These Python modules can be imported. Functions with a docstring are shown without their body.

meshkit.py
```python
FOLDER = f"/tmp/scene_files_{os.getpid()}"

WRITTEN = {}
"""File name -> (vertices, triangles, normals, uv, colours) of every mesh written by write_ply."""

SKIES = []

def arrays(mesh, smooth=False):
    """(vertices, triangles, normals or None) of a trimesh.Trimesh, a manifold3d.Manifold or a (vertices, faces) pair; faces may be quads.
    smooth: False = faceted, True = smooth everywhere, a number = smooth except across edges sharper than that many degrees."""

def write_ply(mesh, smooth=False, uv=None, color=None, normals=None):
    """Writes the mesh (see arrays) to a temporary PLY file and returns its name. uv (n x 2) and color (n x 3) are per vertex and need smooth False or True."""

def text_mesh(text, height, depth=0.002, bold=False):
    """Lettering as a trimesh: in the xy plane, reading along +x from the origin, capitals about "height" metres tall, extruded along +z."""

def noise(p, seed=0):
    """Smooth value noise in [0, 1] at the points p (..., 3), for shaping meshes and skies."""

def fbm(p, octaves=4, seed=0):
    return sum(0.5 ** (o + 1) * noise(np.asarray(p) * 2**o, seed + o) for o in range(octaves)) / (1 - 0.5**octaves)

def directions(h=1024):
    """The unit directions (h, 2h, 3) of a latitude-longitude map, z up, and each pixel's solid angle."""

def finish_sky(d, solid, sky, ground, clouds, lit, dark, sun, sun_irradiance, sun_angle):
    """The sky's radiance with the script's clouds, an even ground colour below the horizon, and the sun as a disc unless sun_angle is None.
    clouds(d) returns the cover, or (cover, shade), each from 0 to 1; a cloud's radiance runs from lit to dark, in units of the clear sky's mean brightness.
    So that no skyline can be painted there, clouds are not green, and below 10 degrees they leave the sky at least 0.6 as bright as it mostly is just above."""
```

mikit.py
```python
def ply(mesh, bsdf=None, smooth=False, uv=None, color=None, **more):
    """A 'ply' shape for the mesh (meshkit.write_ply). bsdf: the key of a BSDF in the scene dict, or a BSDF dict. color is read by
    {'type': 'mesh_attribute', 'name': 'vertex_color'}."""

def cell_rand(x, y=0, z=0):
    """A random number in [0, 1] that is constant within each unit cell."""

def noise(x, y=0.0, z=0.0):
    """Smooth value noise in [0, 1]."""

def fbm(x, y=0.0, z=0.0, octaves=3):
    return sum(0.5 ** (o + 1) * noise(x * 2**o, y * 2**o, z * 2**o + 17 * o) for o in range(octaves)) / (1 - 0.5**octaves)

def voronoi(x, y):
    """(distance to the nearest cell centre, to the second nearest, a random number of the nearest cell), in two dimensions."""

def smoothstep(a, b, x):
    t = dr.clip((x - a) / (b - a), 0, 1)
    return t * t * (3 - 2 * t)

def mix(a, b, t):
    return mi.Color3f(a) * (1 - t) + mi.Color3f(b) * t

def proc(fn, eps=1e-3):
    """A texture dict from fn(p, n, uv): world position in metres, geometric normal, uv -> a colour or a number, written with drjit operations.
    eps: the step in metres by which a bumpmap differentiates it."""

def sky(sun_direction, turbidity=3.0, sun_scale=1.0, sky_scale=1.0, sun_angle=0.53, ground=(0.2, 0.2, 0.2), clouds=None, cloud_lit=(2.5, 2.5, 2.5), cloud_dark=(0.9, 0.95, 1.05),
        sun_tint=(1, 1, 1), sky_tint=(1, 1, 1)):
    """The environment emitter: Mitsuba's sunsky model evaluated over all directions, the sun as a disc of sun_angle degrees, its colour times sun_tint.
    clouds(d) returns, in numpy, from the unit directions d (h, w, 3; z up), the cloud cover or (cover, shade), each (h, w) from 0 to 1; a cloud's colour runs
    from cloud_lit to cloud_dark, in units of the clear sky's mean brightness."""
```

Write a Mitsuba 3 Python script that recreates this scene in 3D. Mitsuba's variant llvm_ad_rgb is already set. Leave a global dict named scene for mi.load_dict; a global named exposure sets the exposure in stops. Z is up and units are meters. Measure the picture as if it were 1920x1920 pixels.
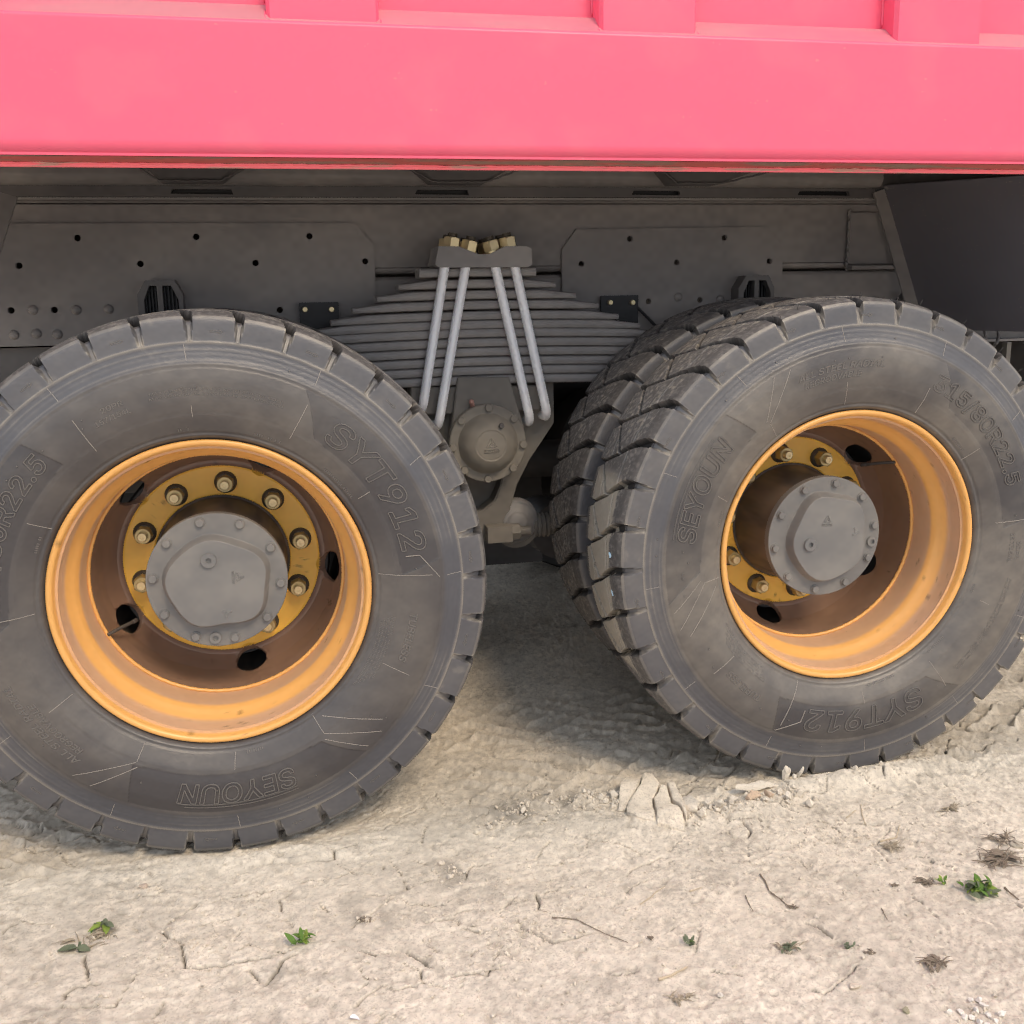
import math, random
import numpy as np, trimesh, manifold3d as m3, drjit as dr, mitsuba as mi
import mikit, meshkit
from shapely.geometry import Polygon, LineString, Point
from shapely.ops import unary_union
from shapely import affinity
from scipy.interpolate import PchipInterpolator
from scipy.spatial import cKDTree, Voronoi

T = mi.ScalarTransform4f
scene, labels = {}, {}

# ------------------------------------------------------------------ camera, light, exposure
CAM = np.array([0.1715, -1.9374, 1.0550]); YAW, PITCH, ROLL = 0.20936, -0.20622, -0.01935
_f = np.array([math.sin(YAW)*math.cos(PITCH), math.cos(YAW)*math.cos(PITCH), math.sin(PITCH)])
_r = np.array([math.cos(YAW), -math.sin(YAW), 0.0]); _u = np.cross(_r, _f)
_up = -math.sin(ROLL)*_r + math.cos(ROLL)*_u
scene['camera'] = {'type': 'perspective', 'fov': 2*math.degrees(math.atan(960/1901.5)), 'near_clip': 0.05, 'far_clip': 400.0,
                   'to_world': T().look_at(origin=CAM.tolist(), target=(CAM+_f).tolist(), up=_up.tolist())}
def overcast(d):
    # bright haze that thins to pale blue, brightest overhead as under any veiled sky
    return np.full(d.shape[:2], 0.88), np.clip(1-d[..., 2], 0, 1)**1.0
scene['sky'] = mikit.sky([0.24, -0.65, 0.72], turbidity=3.0, sun_scale=0.23, sun_angle=18.0, sky_scale=1.0, clouds=overcast,
                         cloud_lit=(2.35, 2.48, 2.70), cloud_dark=(1.12, 1.2, 1.32), sun_tint=(1.0, 0.97, 0.93), ground=(0.33, 0.29, 0.24))
exposure = 2.70

# ------------------------------------------------------------------ materials
def rgb(*c): return {'type': 'rgb', 'value': list(c)}
def paint(key, base, rough=0.4, spec=0.5, metallic=0.0, clearcoat=0.0, bump=None):
    b = {'type': 'principled', 'base_color': base if isinstance(base, dict) else rgb(*base), 'roughness': rough, 'specular': spec, 'metallic': metallic}
    if clearcoat: b['clearcoat'] = clearcoat; b['clearcoat_gloss'] = 0.75
    if bump: b = {'type': 'bumpmap', 'nested': b, 'arbitrary': bump, 'scale': 1.0}
    scene[key] = {'type': 'twosided', 'bsdf': b}
VC = {'type': 'mesh_attribute', 'name': 'vertex_color'}
nz, fb = mikit.noise, mikit.fbm
def grain_rubber(p, n, uv): return 0.00022*nz(p.x*700, p.y*700, p.z*700) + 0.0005*fb(p.x*160, p.y*160, p.z*160, 2)
def grain_ground(p, n, uv): return 0.0016*fb(p.x*230, p.y*230, p.z*230, 3) + 0.0016*nz(p.x*90, p.y*90, 3.0)
def col_red(p, n, uv):
    s = fb(p.x*2.2, p.y*2.2, p.z*5.0, 3)
    d = mikit.smoothstep(0.55, 0.75, fb(p.x*9, p.y*9, p.z*9, 3))*0.05
    k = mikit.smoothstep(0.925, 0.945, nz(p.x*38, p.y*38, p.z*38))*mikit.smoothstep(0.72, 0.80, nz(p.x*210, p.y*210, p.z*210))
    d = d + 0.3*k
    return mikit.mix(mikit.mix((0.78, 0.103, 0.190), (0.82, 0.118, 0.205), s), (0.62, 0.36, 0.30), d)
def col_ledge(p, n, uv):
    s = mikit.smoothstep(0.25, 0.75, fb(p.x*6, p.y*6, p.z*20, 4))
    return mikit.mix((0.58, 0.12, 0.20), (0.47, 0.21, 0.23), 0.2+0.6*s)
def col_flange(p, n, uv):
    s = mikit.smoothstep(0.46, 0.60, fb(p.x*7, p.y*120, p.z*120, 4))
    return mikit.mix((0.42, 0.10, 0.09), (0.25, 0.155, 0.125), s)
def col_lip(p, n, uv):
    s = mikit.smoothstep(0.52, 0.66, fb(p.x*14, p.y*60, p.z*160, 4))
    return mikit.mix((0.90, 0.17, 0.19), (0.50, 0.24, 0.19), s)
def frame_col(a, b):
    def fn(p, n, uv):
        s = mikit.smoothstep(0.35, 0.7, fb(p.x*4.0, p.y*4.0, p.z*6.0, 4))
        g = 0.92 + 0.16*nz(p.x*60, p.y*60, p.z*60)
        return mikit.mix(a, b, s*0.8)*g
    return fn
def col_frame_bump(p, n, uv): return 0.00025*nz(p.x*320, p.y*320, p.z*320)
col_frame = frame_col((0.200, 0.186, 0.180), (0.270, 0.247, 0.228))
col_dark = frame_col((0.095, 0.090, 0.090), (0.13, 0.12, 0.115))
col_spring = frame_col((0.225, 0.215, 0.210), (0.300, 0.280, 0.260))
col_cast = frame_col((0.165, 0.152, 0.136), (0.260, 0.235, 0.195))
def col_hub(p, n, uv):
    s = fb(p.x*14, p.y*14, p.z*14, 4)
    return mikit.mix((0.150, 0.151, 0.153), (0.200, 0.196, 0.188), mikit.smoothstep(0.3, 0.75, s))
def col_drum(p, n, uv):
    s = fb(p.x*20, p.y*6, p.z*20, 4)
    return mikit.mix((0.075, 0.068, 0.064), (0.15, 0.12, 0.095), mikit.smoothstep(0.35, 0.75, s))
def col_mud(p, n, uv):
    sp = mikit.smoothstep(0.86, 0.90, nz(p.x*210, p.y*210, p.z*210))*mikit.smoothstep(0.5, 0.62, fb(p.x*7, p.y*7, p.z*7, 2))
    return mikit.mix(mikit.mix((0.135, 0.130, 0.150), (0.170, 0.163, 0.182), fb(p.x*5, p.y*5, p.z*5, 3)), (0.26, 0.23, 0.2), sp*0.8)
P = mikit.proc
paint('m_red', P(col_red), 0.42, 0.5, clearcoat=0.25)
paint('m_ledge', P(col_ledge), 0.6, 0.3)
paint('m_flange', P(col_flange), 0.6, 0.3)
paint('m_lip', P(col_lip), 0.5, 0.4)
paint('m_frame', P(col_frame), 0.5, 0.45, bump=P(col_frame_bump))
paint('m_dark', P(col_dark), 0.45, 0.45)
paint('m_black', (0.022, 0.022, 0.024), 0.5, 0.4)
paint('m_spring', P(col_spring), 0.5, 0.45)
paint('m_cast', P(col_cast), 0.62, 0.35, bump=P(lambda p, n, uv: 0.0007*fb(p.x*240, p.y*240, p.z*240, 2)))
paint('m_hub', P(col_hub), 0.42, 0.5, bump=P(lambda p, n, uv: 0.00018*nz(p.x*420, p.y*420, p.z*420)))
paint('m_drum', P(col_drum), 0.5, 0.4)
paint('m_mud', P(col_mud), 0.38, 0.5)
paint('m_rubber', VC, 0.44, 0.66, bump=P(grain_rubber))
paint('m_letter', (0.120, 0.112, 0.106), 0.55, 0.4)
paint('m_seam', (0.27, 0.245, 0.22), 0.7, 0.3)
paint('m_innertube', (0.05, 0.047, 0.046), 0.6, 0.35)
paint('m_rim', VC, 0.36, 0.5, clearcoat=0.3)
paint('m_zinc', (0.90, 0.90, 0.92), 0.36, 0.7, metallic=0.1)
paint('m_brass', (0.70, 0.58, 0.34), 0.34, 0.6, metallic=0.6)
paint('m_nut', (0.46, 0.37, 0.19), 0.33, 0.6, metallic=0.65)
paint('m_washer', (0.10, 0.085, 0.065), 0.45, 0.5, metallic=0.3)
def soil_speck(p, n, uv):
    a = mikit.smoothstep(0.55, 0.80, nz(p.x*420, p.y*420, p.z*200))*0.27
    b = mikit.smoothstep(0.52, 0.72, fb(p.x*130, p.y*130, p.z*60, 2))*0.26
    return a+b*mikit.smoothstep(0.30, 0.62, fb(p.x*6+9, p.y*6, 0.0, 3))
_sa = {'type': 'principled', 'base_color': VC, 'roughness': 0.92, 'specular': 0.15}
_sb = {'type': 'principled', 'base_color': rgb(0.235, 0.205, 0.165), 'roughness': 0.95, 'specular': 0.1}
scene['m_soil'] = {'type': 'twosided', 'bsdf': {'type': 'bumpmap', 'nested': {'type': 'blendbsdf', 'weight': P(soil_speck), 'a': _sa, 'b': _sb}, 'arbitrary': P(grain_ground, eps=8e-4), 'scale': 1.0}}
paint('m_leafdry', (0.33, 0.28, 0.21), 0.8, 0.2)
paint('m_straw', (0.50, 0.42, 0.30), 0.7, 0.3)
paint('m_twig', (0.22, 0.18, 0.14), 0.8, 0.2)
paint('m_scrap', (0.75, 0.76, 0.80), 0.4, 0.5)
paint('m_stripe', (0.45, 0.62, 0.74), 0.5, 0.4)
paint('m_redseal', (0.36, 0.20, 0.17), 0.5, 0.4)
def leafmat(key, c, t):
    scene[key] = {'type': 'principledthin', 'base_color': rgb(*c), 'roughness': 0.5, 'diff_trans': 0.7, 'spec_trans': 0.0, 'eta': 1.4}
leafmat('m_leaf', (0.15, 0.26, 0.07), .5); leafmat('m_leafyoung', (0.28, 0.38, 0.09), .5); leafmat('m_leafgrey', (0.19, 0.22, 0.15), .5)

# ------------------------------------------------------------------ helpers
def free(key):
    if key not in scene and key not in labels: return key
    i = 1
    while f'{key}_{i:03d}' in scene or f'{key}_{i:03d}' in labels: i += 1
    return f'{key}_{i:03d}'
def put(key, mesh, mat, smooth=30, color=None, label=None, cat=None, group=None, kind=None):
    key = free(key)
    scene[key] = mikit.ply(mesh, mat, smooth=smooth, color=color)
    d = {k: v for k, v in dict(label=label, category=cat, group=group, kind=kind).items() if v}
    if d: labels[key] = d
    return key
cat_ = trimesh.util.concatenate
def box(x0, x1, y0, y1, z0, z1):
    m = trimesh.creation.box(extents=(abs(x1-x0), abs(y1-y0), abs(z1-z0))); m.apply_translation(((x0+x1)/2, (y0+y1)/2, (z0+z1)/2)); return m
def cham(m):
    return m
def ext_xz(poly, y0, y1, bevel=0.0):
    """polygon in x-z extruded along y from y0 to y1, front edge (y0) bevelled"""
    p = poly if isinstance(poly, Polygon) else Polygon(poly)
    if bevel:
        inner = p.buffer(-bevel, join_style=2)
        A = m3.CrossSection([list(map(list, p.exterior.coords[:-1]))] + [list(map(list, r.coords[:-1])) for r in p.interiors], m3.FillRule.EvenOdd)
        solid = m3.Manifold.extrude(A, abs(y1-y0)-bevel)
        g = m3.CrossSection([list(map(list, inner.exterior.coords[:-1]))] + [list(map(list, r.coords[:-1])) for r in inner.interiors], m3.FillRule.EvenOdd)
        top = m3.Manifold.batch_hull([m3.Manifold.extrude(A, 1e-4).translate([0, 0, abs(y1-y0)-bevel-1e-4]), m3.Manifold.extrude(g, bevel).translate([0, 0, abs(y1-y0)-bevel])]) if len(p.interiors) == 0 and p.convex_hull.area < p.area*1.0001 else m3.Manifold.extrude(g, bevel).translate([0, 0, abs(y1-y0)-bevel])
        mm = (solid + top).to_mesh()
        m = trimesh.Trimesh(mm.vert_properties[:, :3], mm.tri_verts)
    else:
        m = trimesh.creation.extrude_polygon(p, abs(y1-y0), engine='earcut')
    # local z = outwards (towards -y)
    v = m.vertices.copy(); ymax = max(y0, y1)
    m.vertices = np.c_[v[:, 0], ymax - v[:, 2], v[:, 1]]
    return m
def revolve(prof, n=96, a0=0, a1=2*math.pi):
    """prof: (rho, y) list, revolved about the y axis; open surface"""
    pr = np.asarray(prof, float); th = np.linspace(a0, a1, n, endpoint=False)
    v = np.stack([pr[:, 0][None]*np.cos(th)[:, None], np.broadcast_to(pr[:, 1], (n, len(pr))), pr[:, 0][None]*np.sin(th)[:, None]], -1).reshape(-1, 3)
    m = len(pr); i, j = np.meshgrid(np.arange(n), np.arange(m-1), indexing='ij'); i2 = (i+1) % n
    a, b, c, d = i*m+j, i2*m+j, i2*m+j+1, i*m+j+1
    f = np.concatenate([np.stack([a, b, c], -1).reshape(-1, 3), np.stack([a, c, d], -1).reshape(-1, 3)])
    return trimesh.Trimesh(v, f, process=False)
def moved(m, x=0, y=0, z=0):
    m = m.copy(); m.apply_translation((x, y, z)); return m
def cyl(p0, p1, r, n=20, r1=None):
    p0, p1 = np.array(p0, float), np.array(p1, float); L = np.linalg.norm(p1-p0)
    r1 = r if r1 is None else r1
    mm = m3.Manifold.cylinder(L, r, r1, n).to_mesh()
    m = trimesh.Trimesh(mm.vert_properties[:, :3], mm.tri_verts)
    m.apply_transform(trimesh.geometry.align_vectors([0, 0, 1], (p1-p0)/L)); m.apply_translation(p0); return m
def tube(path, r, n=10, closed_ends=True):
    p = np.asarray(path, float); t = np.gradient(p, axis=0); t /= np.linalg.norm(t, axis=1, keepdims=True)
    a = np.cross(t, [0.13, 0.2, 0.97]); a /= np.linalg.norm(a, axis=1, keepdims=True); b = np.cross(t, a)
    th = np.arange(n)*2*np.pi/n; rr = np.broadcast_to(r, (len(p),))
    v = p[:, None]+rr[:, None, None]*(np.cos(th)[None, :, None]*a[:, None]+np.sin(th)[None, :, None]*b[:, None])
    i, j = np.meshgrid(np.arange(len(p)-1), np.arange(n), indexing='ij'); j2 = (j+1) % n
    f = [np.stack([i*n+j, (i+1)*n+j, (i+1)*n+j2], -1).reshape(-1, 3), np.stack([i*n+j, (i+1)*n+j2, i*n+j2], -1).reshape(-1, 3)]
    vv = np.vstack([v.reshape(-1, 3), p[:1], p[-1:]]); k = len(p)*n
    f.append(np.array([[k, q, (q+1) % n] for q in range(n)])); f.append(np.array([[k+1, (len(p)-1)*n+(q+1) % n, (len(p)-1)*n+q] for q in range(n)]))
    return trimesh.Trimesh(vv, np.vstack(f), process=False)
def dense(pts, step):
    p = np.asarray(pts, float); out = [p[:1]]
    for a, b in zip(p[:-1], p[1:]):
        k = max(1, int(np.linalg.norm(b-a)/step)); out.append(a+(b-a)*np.linspace(0, 1, k+1)[1:, None])
    return np.vstack(out)
def to_tm(man):
    q = man.to_mesh(); return trimesh.Trimesh(q.vert_properties[:, :3], q.tri_verts)
def to_man(m):
    return m3.Manifold(m3.Mesh(np.asarray(m.vertices, np.float32), np.asarray(m.faces, np.uint32)))
def hexnut(rf, h, hole=0.0, washer=None):
    """hex prism with a bevelled crown, base at y=0, pointing to -y; rf = across-flats / 2"""
    A = m3.CrossSection.circle(rf/math.cos(math.pi/6), 6)
    b = m3.Manifold.extrude(A, h) ^ m3.Manifold.cylinder(h*1.001, rf*1.28, rf*1.28 - 0.0, 32)
    cone = m3.Manifold.cylinder(h*0.86, rf*1.2, rf*1.2, 32) + m3.Manifold.cylinder(h*0.14, rf*1.2, rf*0.97, 32).translate([0, 0, h*0.86])
    m = to_tm(b ^ cone)
    v = m.vertices.copy(); m.vertices = np.c_[v[:, 0], -v[:, 2], v[:, 1]]
    return m
N3 = lambda p, s, sd=0: meshkit.fbm(np.asarray(p)*s, 4, sd)
def sst(a, b, x):
    t = np.clip((x-a)/(b-a), 0, 1); return t*t*(3-2*t)

# ------------------------------------------------------------------ ground height
WB, ZA, RT = 1.3312, 0.515, 0.535
PITCHES = 36
LUG = 2*math.pi*RT/PITCHES
GROOVES = [((0.0, -0.135), (0.05, -0.095), .0088, .0085), ((0.05, -0.095), (0.24, -0.050), .0085, .0060), ((0.24, -0.050), (0.50, -0.006), .0060, .0042), ((0.50, -0.006), (-0.20, 0.070), .0044, .0040),
           ((0.50, -0.006), (0.80, 0.070), .0030, .0030), ((0.80, 0.070), (0.86, 0.095), .0055, .0085), ((0.86, 0.095), (0.90, 0.135), .0085, .0088)]
SIPES = [((0.22, -0.056), (-0.74, -0.050)), ((0.62, 0.028), (0.22, 0.036)), ((0.84, 0.088), (-0.14+0.1, 0.094))]
def _seg(t, w, p, q, wa, wb):
    d = np.full(t.shape, 9.0); 
    for k in (-1, 0, 1):
        ax, ay, bx, by = (p[0]+k)*LUG, p[1], (q[0]+k)*LUG, q[1]; x, y = t*LUG-ax, w-ay
        h = np.clip((x*(bx-ax)+y*(by-ay))/((bx-ax)**2+(by-ay)**2), 0, 1)
        d = np.minimum(d, np.hypot(x-h*(bx-ax), y-h*(by-ay)) - (wa+(wb-wa)*h))
    return d
def tread(t, w):
    """t: circumference in lug pitches, w: metres from the tread's middle. (groove depth 0..1, unused, sipe 0..1)"""
    tt = t % 1.0
    d = np.minimum.reduce([_seg(tt, w, *g_) for g_ in GROOVES]); g = 1-sst(-0.0016, 0.0010, d)
    e = np.minimum.reduce([_seg(tt, w, p, q_, .0014, .0014) for p, q_ in SIPES]); return g, g, (1-sst(-0.0006, 0.0012, e))
SLABS = [[[0.827,0.051],[0.846,0.068],[0.885,0.064],[0.867,0.029],[0.818,-0.032],[0.806,-0.051],[0.79,-0.045]],[[0.888,0.069],[0.907,0.061],[0.911,0.021],[0.887,-0.016],[0.873,-0.033],[0.859,-0.086],[0.848,-0.12],[0.817,-0.097],[0.802,-0.064],[0.816,-0.032],[0.864,0.024]],[[0.909,0.013],[0.92,0.004],[0.907,-0.066],[0.91,-0.115],[0.9,-0.158],[0.849,-0.125],[0.861,-0.087],[0.876,-0.031],[0.89,-0.017]],[[0.925,0.017],[0.94,0.011],[0.935,-0.045],[0.927,-0.087],[0.911,-0.136],[0.91,-0.11],[0.911,-0.056]],[[0.945,-0.02],[0.966,-0.016],[0.973,-0.044],[0.954,-0.083],[0.941,-0.086],[0.928,-0.082],[0.933,-0.056]]]
CRACKS = [[[-0.232,-0.286],[-0.229,-0.316],[-0.218,-0.347],[-0.209,-0.37]],[[-0.239,-0.408],[-0.241,-0.389],[-0.227,-0.375],[-0.199,-0.373]],[[-0.094,-0.275],[-0.078,-0.294],[-0.071,-0.326],[-0.067,-0.361],[-0.034,-0.364],[0.027,-0.368],[0.07,-0.364],[0.092,-0.362]],[[0.118,-0.368],[0.096,-0.381],[0.088,-0.401],[0.079,-0.419],[0.07,-0.439]],[[0.04,-0.385],[0.056,-0.414],[0.058,-0.425]],[[0.299,-0.402],[0.318,-0.428],[0.34,-0.462]],[[0.363,-0.489],[0.402,-0.491],[0.434,-0.485],[0.458,-0.477]],[[0.224,-0.391],[0.249,-0.41]],[[-0.114,-0.25],[-0.094,-0.275]],[[0.552,-0.293],[0.549,-0.328],[0.543,-0.343]],[[1.029,-0.141],[1.029,-0.18],[1.012,-0.203]],[[0.955,-0.001],[0.996,0.04],[1.04,0.022],[1.055,-0.001]],[[1.055,-0.001],[1.095,0.002],[1.126,0.014],[1.158,0.012]],[[1.126,0.014],[1.126,-0.006]],[[1.354,-0.025],[1.39,-0.02],[1.425,-0.029],[1.409,-0.065]],[[0.987,-0.494],[1.002,-0.521],[1.013,-0.547]],[[0.501,-0.366],[0.512,-0.4],[0.548,-0.448],[0.618,-0.434]],
 [[0.97,0.05],[1.02,0.075],[1.08,0.06],[1.12,0.085]],[[1.02,0.075],[1.01,0.12]],[[1.60,0.02],[1.66,0.05],[1.72,0.03],[1.78,0.06]],[[1.62,0.12],[1.70,0.14],[1.80,0.12],[1.86,0.15]]]
def ground_base(x, y):
    P3 = np.stack([x, y, np.zeros_like(x)], -1)
    h = -0.016 + 0.016*(N3(P3, 1.3, 3)-0.5) + 0.010*(N3(P3, 5, 5)-0.5)
    h = h + 0.006*sst(0.9, 1.5, x)*sst(-0.2, 0.1, y)
    # squeezed ridge in front of the rear wheel and along the rut
    rid = np.exp(-((y+0.055-0.05*np.sin(x*5))/0.035)**2)*sst(0.62, 0.85, x)*(1-sst(1.35, 1.75, x))
    h = h + 0.014*rid*(0.4+1.2*N3(P3, 9, 8))
    rid2 = np.exp(-((y-0.035)/0.03)**2)*sst(0.42, 0.6, x)*(1-sst(0.8, 0.95, x))
    h = h + 0.009*rid2*(0.3+1.4*N3(P3, 10, 9))
    for xc in (0.02, WB):
        h = h + 0.012*np.exp(-((y+0.040)/0.022)**2)*np.exp(-((x-xc)/0.20)**4)*(0.2+1.3*N3(P3, 22, 13))
    return h
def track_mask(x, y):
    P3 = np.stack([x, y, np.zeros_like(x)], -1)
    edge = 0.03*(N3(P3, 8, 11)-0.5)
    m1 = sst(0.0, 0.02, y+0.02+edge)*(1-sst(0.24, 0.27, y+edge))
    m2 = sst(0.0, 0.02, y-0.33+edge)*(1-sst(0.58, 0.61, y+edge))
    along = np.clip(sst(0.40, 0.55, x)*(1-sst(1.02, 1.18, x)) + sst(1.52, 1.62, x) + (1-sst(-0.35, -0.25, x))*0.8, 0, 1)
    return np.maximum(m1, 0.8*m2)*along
def ground_full(x, y):
    P3 = np.stack([x, y, np.zeros_like(x)], -1)
    near = (1-sst(3.0, 5.0, np.abs(x)))*(1-sst(2.2, 3.4, np.abs(y)))
    h = ground_base(x, y)
    wx = x + 0.035*(N3(P3, 7, 21)-0.5); wy = y + 0.035*(N3(P3, 7, 22)-0.5)
    yy = np.where(wy < 0.29, wy-0.114, wy-0.457)
    da = np.abs(((wx*0.55+yy*0.84)/0.062) % 1.0-0.5)*0.062; db = np.abs(((wx*0.62-yy*0.78)/0.070) % 1.0-0.5)*0.070
    k1 = sst(0.25, 0.6, N3(P3, 11, 25)); k2 = sst(0.25, 0.6, N3(P3, 11, 26))
    g = np.maximum(np.exp(-(da/0.0075)**2)*k1, np.exp(-(db/0.0085)**2)*k2)
    tm = track_mask(x, y)
    amp = 0.4+1.0*N3(P3, 5, 23)
    h = h + tm*(-0.007 + 0.016*g*amp*(0.6+0.8*N3(P3, 60, 24)))
    # fine lumps
    lump = N3(P3, 26, 31); Q = np.stack([x*0.45+y*0.1, y*1.25, np.zeros_like(x)], -1); flake = N3(Q, 46, 38)
    h = h + near*0.0036*(lump-0.5) + near*0.0030*(N3(P3, 70, 33)-0.5) + near*0.0034*(N3(P3, 170, 34)-0.5) + near*0.0034*(sst(0.46, 0.56, flake)-0.5)*sst(0.35, 0.6, N3(P3, 4, 39))
    rough = sst(0.45, 0.7, N3(P3, 3.2, 35)); h = h + near*0.006*rough*(N3(P3, 120, 36)-0.5)
    pit = sst(0.64, 0.74, N3(P3, 46, 37)); h = h - near*0.0028*pit
    return h, tm, g, lump, rough, pit
_cr = []
rng = np.random.default_rng(7)
for c in CRACKS:
    p = dense(c, 0.006); off = np.cumsum(rng.normal(0, 0.0011, p.shape), axis=0); off -= np.linspace(0, 1, len(p))[:, None]*off[-1]
    p = p+off; wd = 0.0022*np.sin(np.linspace(0.25, math.pi-0.15, len(p)))+0.0008; _cr.append(np.c_[p, wd])
vp = rng.uniform((-0.7, -0.85), (2.2, 0.35), (720, 2)); vo = Voronoi(vp)
for (a_, b_) in vo.ridge_vertices:
    if a_ < 0 or b_ < 0: continue
    p0, p1 = vo.vertices[a_], vo.vertices[b_]; L_ = np.linalg.norm(p1-p0); mid = (p0+p1)/2
    if L_ > 0.16 or L_ < 0.01 or not (-0.7 < mid[0] < 2.2 and -0.85 < mid[1] < 0.4): continue
    near_slab = np.hypot(mid[0]-1.02, mid[1]-0.0) < 0.20
    if rng.random() > (0.75 if near_slab else 0.10+0.32*float(N3(np.array([[mid[0], mid[1], 0.0]]), 2.5, 44)[0] > 0.56)): continue
    p = dense([p0, p1], 0.005); off = np.cumsum(rng.normal(0, 0.0013, p.shape), axis=0); off -= np.linspace(0, 1, len(p))[:, None]*off[-1]
    _cr.append(np.c_[p+off, np.full(len(p), rng.uniform(0.0007, 0.0014))])
_cr = np.vstack([np.c_[dense(c[:, :2], 0.0016), np.interp(np.linspace(0, 1, len(dense(c[:, :2], 0.0016))), np.linspace(0, 1, len(c)), c[:, 2])] for c in _cr])
_crt = cKDTree(_cr[:, :2])
def axis(lo, hi, step, far, grow=1.35):
    a = list(np.arange(lo, hi+step/2, step)); s = step; x = a[-1]
    while x < far: s *= grow; x += s; a.append(x)
    s = step; x = lo; pre = []
    while x > -far: s *= grow; x -= s; pre.append(x)
    return np.array(pre[::-1]+a)
gx = axis(-0.72, 2.35, 0.0034, 120)
gy0 = np.concatenate([np.arange(-0.86, 0.16, 0.0031), np.arange(0.16, 0.75, 0.0055), np.arange(0.75, 2.6, 0.014)])
pre = []; s, y = 0.0031, -0.86
while y > -120: s *= 1.35; y -= s; pre.append(y)
post = []; s, y = 0.014, gy0[-1]
while y < 120: s *= 1.35; y += s; post.append(y)
gy = np.array(pre[::-1]+list(gy0)+post)
GX, GY = np.meshgrid(gx, gy, indexing='xy')
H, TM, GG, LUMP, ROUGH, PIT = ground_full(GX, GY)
q = np.stack([GX.ravel(), GY.ravel()], 1); dd, ii = _crt.query(q, distance_upper_bound=0.02)
ok = np.isfinite(dd); cw = np.zeros(len(q)); cw[ok] = _cr[ii[ok], 2]
CR = np.where(ok, 1-sst(0.35, 1.0, dd/np.maximum(cw, 1e-6)*0.8), 0).reshape(GX.shape)
H = H - 0.009*CR
P3 = np.stack([GX, GY, np.zeros_like(GX)], -1)
c1 = N3(P3, 2.1, 51)[..., None]; c2 = N3(P3, 14, 52)[..., None]; c3 = N3(P3, 55, 53)[..., None]; c4 = N3(P3, 150, 54)[..., None]
col = np.array([0.580, 0.522, 0.436])*(1-c1) + np.array([0.650, 0.595, 0.510])*c1
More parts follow.
